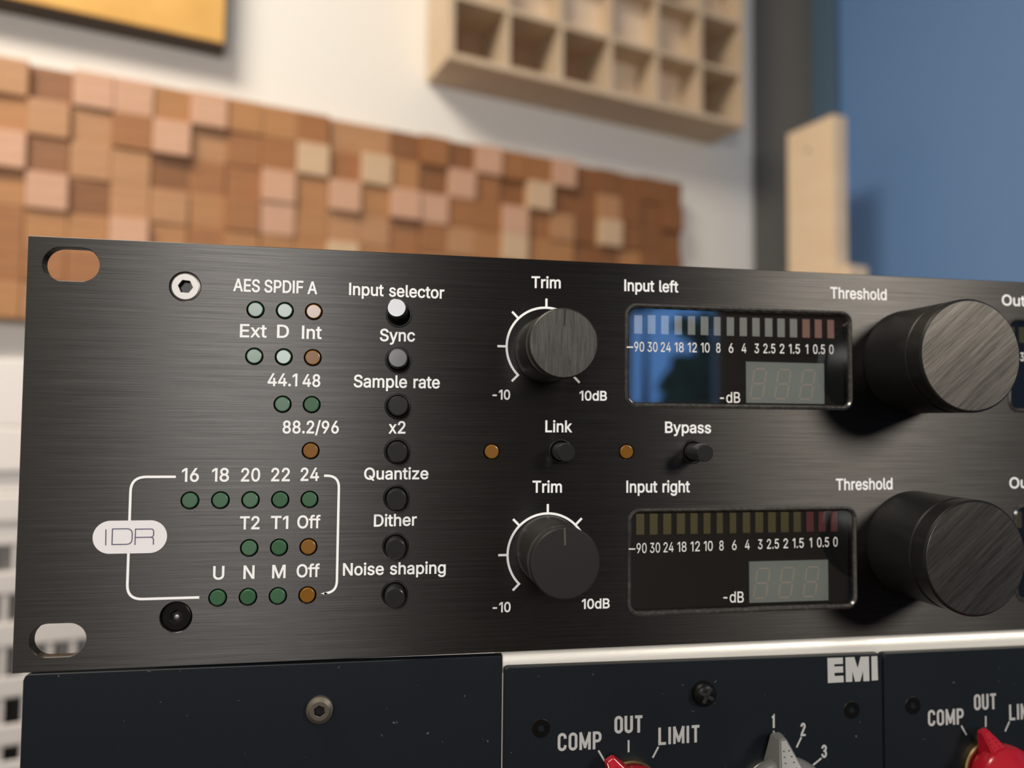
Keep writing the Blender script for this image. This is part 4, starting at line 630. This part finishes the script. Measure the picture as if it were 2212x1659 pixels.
s6 = [(190, 385, 257, 538), (302, 385, 365, 540), (412, 388, 474, 543), (522, 390, 583, 545), (632, 393, 692, 547), (738, 396, 801, 550), (846, 399, 901, 553), (953, 402, 1012, 555), (1060, 405, 1118, 558), (1163, 407, 1223, 560),
      (1268, 410, 1328, 562), (1370, 413, 1430, 566), (1473, 415, 1532, 568), (1576, 418, 1636, 571), (1678, 421, 1735, 573), (1782, 424, 1836, 576)]
s7 = [(207, 343, 273, 515), (318, 342, 383, 514), (430, 341, 495, 512), (542, 340, 608, 510), (653, 338, 712, 508), (762, 336, 818, 507), (870, 335, 920, 505), (977, 334, 1030, 503), (1084, 332, 1144, 500), (1188, 331, 1252, 498),
      (1293, 330, 1356, 497), (1398, 328, 1462, 495), (1503, 327, 1563, 492), (1608, 326, 1667, 490), (1708, 325, 1765, 489), (1810, 324, 1863, 488)]
nm = ['90', '30', '24', '18', '12', '10', '8', '6', '4', '3', '2.5', '2', '1.5', '1', '0.5', '0']
xs = [(190, 272), (300, 382), (410, 492), (524, 598), (632, 707), (740, 812), (866, 901), (970, 1007), (1076, 1114), (1182, 1218), (1255, 1353), (1390, 1427), (1465, 1556), (1603, 1623), (1665, 1762), (1797, 1833)]
def numrow(zf, dx, y0, y1):
    out = []
    for s, (a, b) in zip(nm, xs):
        def bl(x): return y0 + (y1 - y0) * (x - 190) / 1640
        k = 1 + (dx[1] - dx[0]) / 1640; a2 = 190 + dx[0] + (a - 190) * k; b2 = 190 + dx[0] + (b - 190) * k
        p, q = zf(a2, bl(a)), zf(b2, bl(b)); out.append((s, p[0], q[0], (p[1], q[1])))
    return out
sg = lambda zf, l: [(*zf(a, b), *zf(c, d)) for a, b, c, d in l]
d1 = (*z6(130, 648)[:1], *z6(182, 648)); d2 = (*z7(145, 633)[:1], *z7(200, 633))
meter(1, *mets[0], 'meter window reflecting the blue window, under the words Input left', sg(z6, s6), numrow(z6, (0, 0), 684, 705), d1, (*z6(897, 0)[:1], *z6(1063, 1106)), (*z6(1112, 775), *z6(1755, 1112)))
meter(2, *mets[1], 'dark meter window under the words Input right', sg(z7, s7), numrow(z7, (20, 34), 668, 612), d2, (*z7(925, 0)[:1], *z7(1093, 1073)), (*z7(1138, 728), *z7(1788, 1066)))
# output meters at the right edge, mostly hidden by the big knobs
def small_meter(x0, z0, z1, label, row_v, v_num, u_num):
    t = link('meter_display', None, unit, (0, 0, 0), label); x1 = x0 + 58
    o = rrect(x0, x1, z0, z1, 2.8, 10); md = rrect(x0 + 0.5, x1 - 0.4, z0 + 0.55, z1 - 0.5, 2.4, 10); i_ = rrect(x0 + 0.95, x1 - 0.85, z0 + 1.05, z1 - 0.95, 1.9, 10)
    bm = bmesh.new(); n = len(o); rings = [[bm.verts.new((p[0], y, p[1])) for p in c] for c, y in ((o, 0.4), (o, -0.12), (md, -0.42), (i_, 0.1), (i_, 1.6))]
    for a in range(4):
        for j in range(n): bm.faces.new((rings[a][j], rings[a][(j + 1) % n], rings[a + 1][(j + 1) % n], rings[a + 1][j]))
    bmesh.ops.recalc_face_normals(bm, faces=bm.faces); link('window_rim', finish(bm, 'rim', 0.001, True, 50), t)
    link('window_glass', plate_mesh([i_], 'meter_glass', 0.35, 0), t); link('display_mask', plate_mesh([i_], 'dark_recess', 2.4, 0.05), t)
    for k in range(16): box('meter_segment', 'segment_red' if k > 12 else 'segment_yellow', (x0 + 2.2 + 3.25 * k, x0 + 4.1 + 3.25 * k, 1.8, 2.1, z1 - 6.2, z1 - 2.1), t, 0.05)
    if v_num: text('3', u_num[0], v_num, u_num[1], v_num, 2.2, t, 'ink_window', 0.28, 0.03)
small_meter(OU[0][0], OU[0][1], OU[0][2], 'meter window at the right edge behind the upper big dial', 0, 780, (2204, 2212))
small_meter(OU[1][0], OU[1][1], OU[1][2], 'meter window at the right edge behind the lower big dial', 0, None, None)

# ================================================================== LOWER GEAR
rail = thing('rack_rail', 'bright silver rail running between the black rack unit and the dark blue modules', 'rail')
bm = bmesh.new()
prof = [(14, 0.6), (5.2, 0.6), (4.2, 0.1), (3.0, -0.7), (2.2, -2.0), (1.9, -3.4), (2.2, -5.2), (5, -5.8), (14, -5.8)]
va = [bm.verts.new((99.6, y, z)) for y, z in prof]; vb = [bm.verts.new((480, y, z)) for y, z in prof]
for i in range(len(prof) - 1): bm.faces.new((va[i], va[i + 1], vb[i + 1], vb[i]))
bm.faces.new((va[-1], va[0], vb[0], vb[-1])); bm.faces.new(va[::-1]); bm.faces.new(vb); bmesh.ops.recalc_face_normals(bm, faces=bm.faces)
for v in bm.verts:
    if v.co.z > 0.5: v.co.z = -0.05
link('rail_profile', finish(bm, 'aluminium', 0.001, True, 40), rail)

blank = thing('blank_panel', 'plain dark blue grey blanking panel with one screw, under the black unit', 'panel')
a, b = P(52, 1456), P(1085, 1416.2); zlo = -135
def chamfplate(pts, y, th, bev, m_): return plate_mesh([pts], m_, y + th / 2, th / 2 - bev, bev)
link('face_plate', chamfplate([(b[0], b[1]), (a[0] + 1.2, a[1]), (a[0] + 0.35, a[1] - 0.35), (a[0], a[1] - 1.2), (a[0] + 0.3, zlo), (b[0], zlo)], -0.4, 2.5, 0.15, 'navy_paint'), blank)
def pan_screw(x, z, parent, material, r, h, kind, label=None):
    o = link('screw', lathe(material, [(0, -h + 0.9), (0.9, -h + 0.85), (1.15, -h * 0.97), (r * 0.72, -h * 0.93), (r * 0.93, -h * 0.62), (r, -h * 0.2), (r, 0.3)] if kind == 'hex' else
             [(0, -h), (r * 0.5, -h * 0.97), (r * 0.8, -h * 0.8), (r * 0.96, -h * 0.5), (r, -h * 0.1), (r, 0.3)], 36, True, angle=50), parent, (x * .001, -0.0004, z * .001), label)
    return o
x, z = P(690, 1536.5, -1.8); hex_screw(2.75, 1.2, 'screw_dusty', blank, x, z, -1.9, 0.4, 1.2, 'screw', 'dusty bronze coloured button head screw', 0.8)

def stroke_text(s, ul, vl, ur, vr, cap, parent, lw, y=-0.46, material='ink_grey', gap=0.32):
    """condensed gothic capitals drawn as rounded strokes; unit cell 1 high"""
    W_ = {'C': .42, 'O': .42, 'M': .6, 'P': .42, 'U': .42, 'T': .42, 'L': .36, 'I': .02, '1': .14, '2': .42, '3': .42}
    def A(cx_, cy_, rx, ry, a0, a1, n=8): return [(cx_ + rx * math.cos(math.radians(a0 + (a1 - a0) * i / n)), cy_ + ry * math.sin(math.radians(a0 + (a1 - a0) * i / n))) for i in range(n + 1)]
    w = .42; r = .21
    Gs = {'C': [A(r, .79, r, .21, 0, 180) + A(r, .21, r, .21, 180, 360)],
          'O': [A(r, .79, r, .21, 0, 180) + A(r, .21, r, .21, 180, 360), [(w, .18), (w, .82)]],
          'M': [[(0, 0), (0, 1)], [(0, 1), (.3, .12)], [(.3, .12), (.6, 1)], [(.6, 0), (.6, 1)]],
          'P': [[(0, 0), (0, 1)], [(0, 1)] + A(w - .2, .79, .2, .21, 90, 0, 5) + A(w - .2, .66, .2, .2, 0, -90, 5) + [(0, .46)]],
          'U': [[(0, 1)] + A(r, .21, r, .21, 180, 360) + [(w, 1)]], 'T': [[(0, 1), (w, 1)], [(w / 2, 1), (w / 2, 0)]],
          'L': [[(0, 1), (0, 0), (.36, 0)]], 'I': [[(.01, 0), (.01, 1)]], '1': [[(0, .9), (.14, 1), (.14, 0)]],
          '2': [A(r, .79, r, .21, 170, -20, 9) + [(.03, .12), (0, 0), (w, 0)]],
          '3': [A(r, .77, r * .95, .23, 165, -80, 10), A(r, .27, r, .27, 85, -165, 10)]}
    x0, z0 = P(ul, vl, y); x1, z1 = P(ur, vr, y)
    tot = sum(W_[c] for c in s); free = (x1 - x0 - lw); kx = free / (tot + gap * (len(s) - 1)) if len(s) > 1 else free / max(W_[s], .1)
    adv = 0; sl = (z1 - z0) / (x1 - x0)
    for c in s:
        pl = []
        for st in Gs[c]:
            pts = []
            for px, pz in st:
                X = x0 + lw / 2 + (adv + px) * kx; Z = z0 + lw / 2 + pz * (cap - lw) + (X - x0) * sl; pts.append((X, Z))
            if c in 'ITUMP1' and len(pts) >= 2:
                for e, (i0, i1) in enumerate(((0, 1), (-1, -2))):
                    pass
            pts[0] = tuple(Vector(pts[0]) + (Vector(pts[0]) - Vector(pts[1])).normalized() * lw * .42); pts[-1] = tuple(Vector(pts[-1]) + (Vector(pts[-1]) - Vector(pts[-2])).normalized() * lw * .42)
            if c == 'T' and len(pl) == 0: pts = [tuple(Vector(pts[0]) + Vector((lw * .1, 0))), tuple(Vector(pts[1]) - Vector((lw * .1, 0)))]
            pl.append([ribbon(pts, lw)])
        link('lettering', join_plates(pl, material, y, 0.01), parent)
        adv += W_[c] + gap
def tick(zf, a, b, parent, w=0.42, y=-0.46): link('tick_mark', plate_mesh([ribbon([P(*zf(*a), y), P(*zf(*b), y)], w)], 'ink_grey', y, 0.012), parent)

def pointer_knob(cx_, cz_, ang, parent, material, r, length, y0, label, hub=13.5, tip=4.6):
    """round body with a raised flat-topped wedge that narrows and sinks towards the tip"""
    k = link('pointer_knob', lathe(material, [(r * .74, y0), (r * .78, y0 - 2.2), (r * .98, y0 - 2.6), (r, y0 - 3.2), (r, y0 - 5.2), (r * 0.95, y0 - 6.2), (r * 0.78, y0 - 7.2), (r * 0.70, y0 - 8.4), (r * 0.60, y0 - 9.2), (0, y0 - 9.4)], 48, True), parent, (cx_ * .001, 0, cz_ * .001), label)
    bm = bmesh.new(); hw = r * 0.64
    base = [(-hw, y0 - 1.6, -r * .85), (hw, y0 - 1.6, -r * .85), (hw * 1.02, y0 - 1.6, 0), (1.2, y0 - .8, length), (-1.2, y0 - .8, length), (-hw * 1.02, y0 - 1.6, 0)]
    top = [(-hw * .8, -hub + 1, -r * .8), (hw * .8, -hub + 1, -r * .8), (hw * .86, -hub, 0), (0.8, -tip, length - .2), (-0.8, -tip, length - .2), (-hw * .86, -hub, 0)]
    a = [bm.verts.new(p) for p in base]; b = [bm.verts.new(p) for p in top]
    for i in range(6): j = (i + 1) % 6; bm.faces.new((a[i], a[j], b[j], b[i]))
    t1 = bm.faces.new((b[0], b[1], b[2], b[5])); t2 = bm.faces.new((b[5], b[2], b[3], b[4])); bm.faces.new(a[::-1])
    bmesh.ops.recalc_face_normals(bm, faces=bm.faces); bmesh.ops.bevel(bm, geom=bm.edges[:], offset=0.3, segments=3, affect='EDGES')
    o = link('pointer', finish(bm, material, 0.001, True, 30), k); o.rotation_euler = (0, math.radians(ang), 0)
    # shallow raised inset with a beaded edge on the sloping top
    def at(t, w): return Vector((w * (0.42 + (hw * .80 - 0.42) * (1 - t)), -tip - (hub - tip) * (1 - t), length * t))
    bm = bmesh.new(); nrm = Vector((0, -1, 0.5)).normalized()
    n = 12; L_ = []; R_ = []
    for i in range(n + 1):
        t = 0.06 + 0.80 * i / n; L_.append(at(t, -0.55)); R_.append(at(t, 0.55))
    for side in (L_, R_):
        for p in side:
            for v in bmesh.ops.create_icosphere(bm, subdivisions=1, radius=0.17)['verts']: v.co += p + Vector((0, -0.1, 0))
    o = link('pointer_beading', finish(bm, material, 0.001, True, 80), k); o.rotation_euler = (0, math.radians(ang), 0)
    return k
def csk(x, z, parent, r=2.25, y=-0.47): hex_screw(r, 0.75, 'screw_black', parent, x, z, y, 0.2, 0.8, 'screw', None, 0.3)

def module(u0, v0, u1, v1, name, label, group=None):
    t = thing(name, label, 'audio module', group=group)
    x0, zt0 = P(u0, v0, -0.4); x1, zt1 = P(u1, v1, -0.4)
    link('face_plate', chamfplate([(x1, zt1 - .5), (x1 - .5, zt1), (x0 + .8, zt0), (x0 + .2, zt0 - .3), (x0, zt0 - 0.9), (x0, zlo), (x1, zlo)], -0.4, 2.2, 0.15, 'navy_paint'), t)
    return t
z5 = lambda x, y: (1060 + x / 3.687, 1360 + y / 3.687)
z4 = lambda x, y: (1600 + x / 3.614, 1340 + y / 3.614)
ma = module(1090, 1443.5, 1904.5, 1413, 'compressor_module', 'dark blue grey compressor module with a red and a grey pointer knob, lettered EMI', 'compressor modules')
mb = module(1909.5, 1413, 2700, 1379, 'compressor_module', 'dark blue grey compressor module at the right edge, with one red pointer knob', 'compressor modules')
stroke_text('COMP', *z5(533, 970), *z5(882, 952), 3.95, ma, 0.62); stroke_text('OUT', *z5(985, 829), *z5(1212, 821), 3.9, ma, 0.66); stroke_text('LIMIT', *z5(1335, 921), *z5(1666, 898), 3.95, ma, 0.62)
for a, b in (((858, 963), (907, 1047)), ((1098, 880), (1098, 977)), ((1336, 933), (1290, 1021))): tick(z5, a, b, ma)
stroke_text('1', *z4(243, 842), *z4(266, 841), 3.0, ma, 0.5); stroke_text('2', *z4(468, 905), *z4(508, 903), 3.1, ma, 0.5); stroke_text('3', *z4(630, 1076), *z4(674, 1074), 3.1, ma, 0.5)
for a, b in (((258, 862), (258, 942)), ((474, 912), (436, 992)), ((631, 1076), (565, 1130))): tick(z4, a, b, ma)
stroke_text('COMP', *z4(1463, 828), *z4(1742, 812), 3.9, mb, 0.6); stroke_text('OUT', *z4(1822, 704), *z4(1998, 694), 3.9, mb, 0.62); stroke_text('LIMIT', *z4(2097, 782), *z4(2350, 763), 3.9, mb, 0.6)
for a, b in (((1722, 823), (1763, 895)), ((1913, 747), (1913, 832)), ((2098, 790), (2064, 867))): tick(z4, a, b, mb)
# EMI block letters
ze = lambda x, y: P(1560 + x / 5.947, 1380 + y / 5.947, -0.46)
def poly(l): return [ze(*p) for p in l]
E_ = poly([(1352, 246), (1550, 240), (1551, 322), (1440, 326), (1441, 356), (1553, 351), (1555, 432), (1443, 437), (1444, 478), (1558, 472), (1561, 557), (1358, 567)])
M_ = poly([(1583, 239), (1697, 234), (1741, 376), (1778, 230), (1884, 226), (1892, 541), (1815, 545), (1808, 412), (1775, 546), (1706, 550), (1672, 412), (1672, 551), (1589, 554)])
I2 = poly([(1916, 225), (1992, 220), (2003, 530), (1922, 537)])
for c in (E_, M_, I2): link('lettering', plate_mesh([c], 'ink_grey', -0.46, 0.012), ma)
for u, v in ((1168.5, 1573), (1839.6, 1533.5)): csk(*P(u, v, -0.4), ma)
csk(*P(1972, 1524, -0.4), mb, 2.3)
# cross head screw
x, z = P(1519, 1497, -0.4); k = pan_screw(x, z, ma, 'screw_black', 2.85, 2.1, 'pan', 'black cross head screw')
bm = bmesh.new(); addbox(bm, -1.8, 1.8, -2.2, -1.2, -0.42, 0.42, 0.12); me = finish(bm, 'dark_recess')
for q in (0.5, 0.5 + PI / 2): o = link('cross_slot', me, k); o.rotation_euler = (0, q, 0)
# knobs of the modules
def collar_ring(u, v, parent, material, r):
    kx, kz = P(u, v, -0.4)
    link('dial_collar', lathe(material, [(r, 0), (r, -1.4), (r - .3, -1.8), (r - 1.0, -1.8), (r - 1.2, -1.3), (0, -1.3)], 64), parent, (kx * .001, -0.0004, kz * .001)); return kx, kz
kx, kz = collar_ring(1358, 1706, ma, 'brass', 7.0)
pointer_knob(kx, kz, -33, ma, 'red_plastic', 7.6, 10.6, -2.2, 'red pointer knob turned towards COMP')
kx, kz = collar_ring(1671.4, 1720, ma, 'chrome', 9.4)
pointer_knob(kx, kz, -2.5, ma, 'grey_plastic', 11.2, 15.6, -1.6, 'grey pointer knob turned to the number one', 15.0, 6.0)
kx, kz = collar_ring(2129, 1656, mb, 'brass', 7.0)
pointer_knob(kx, kz, -19, mb, 'red_plastic', 7.7, 11.2, -2.2, 'red pointer knob turned just left of OUT')
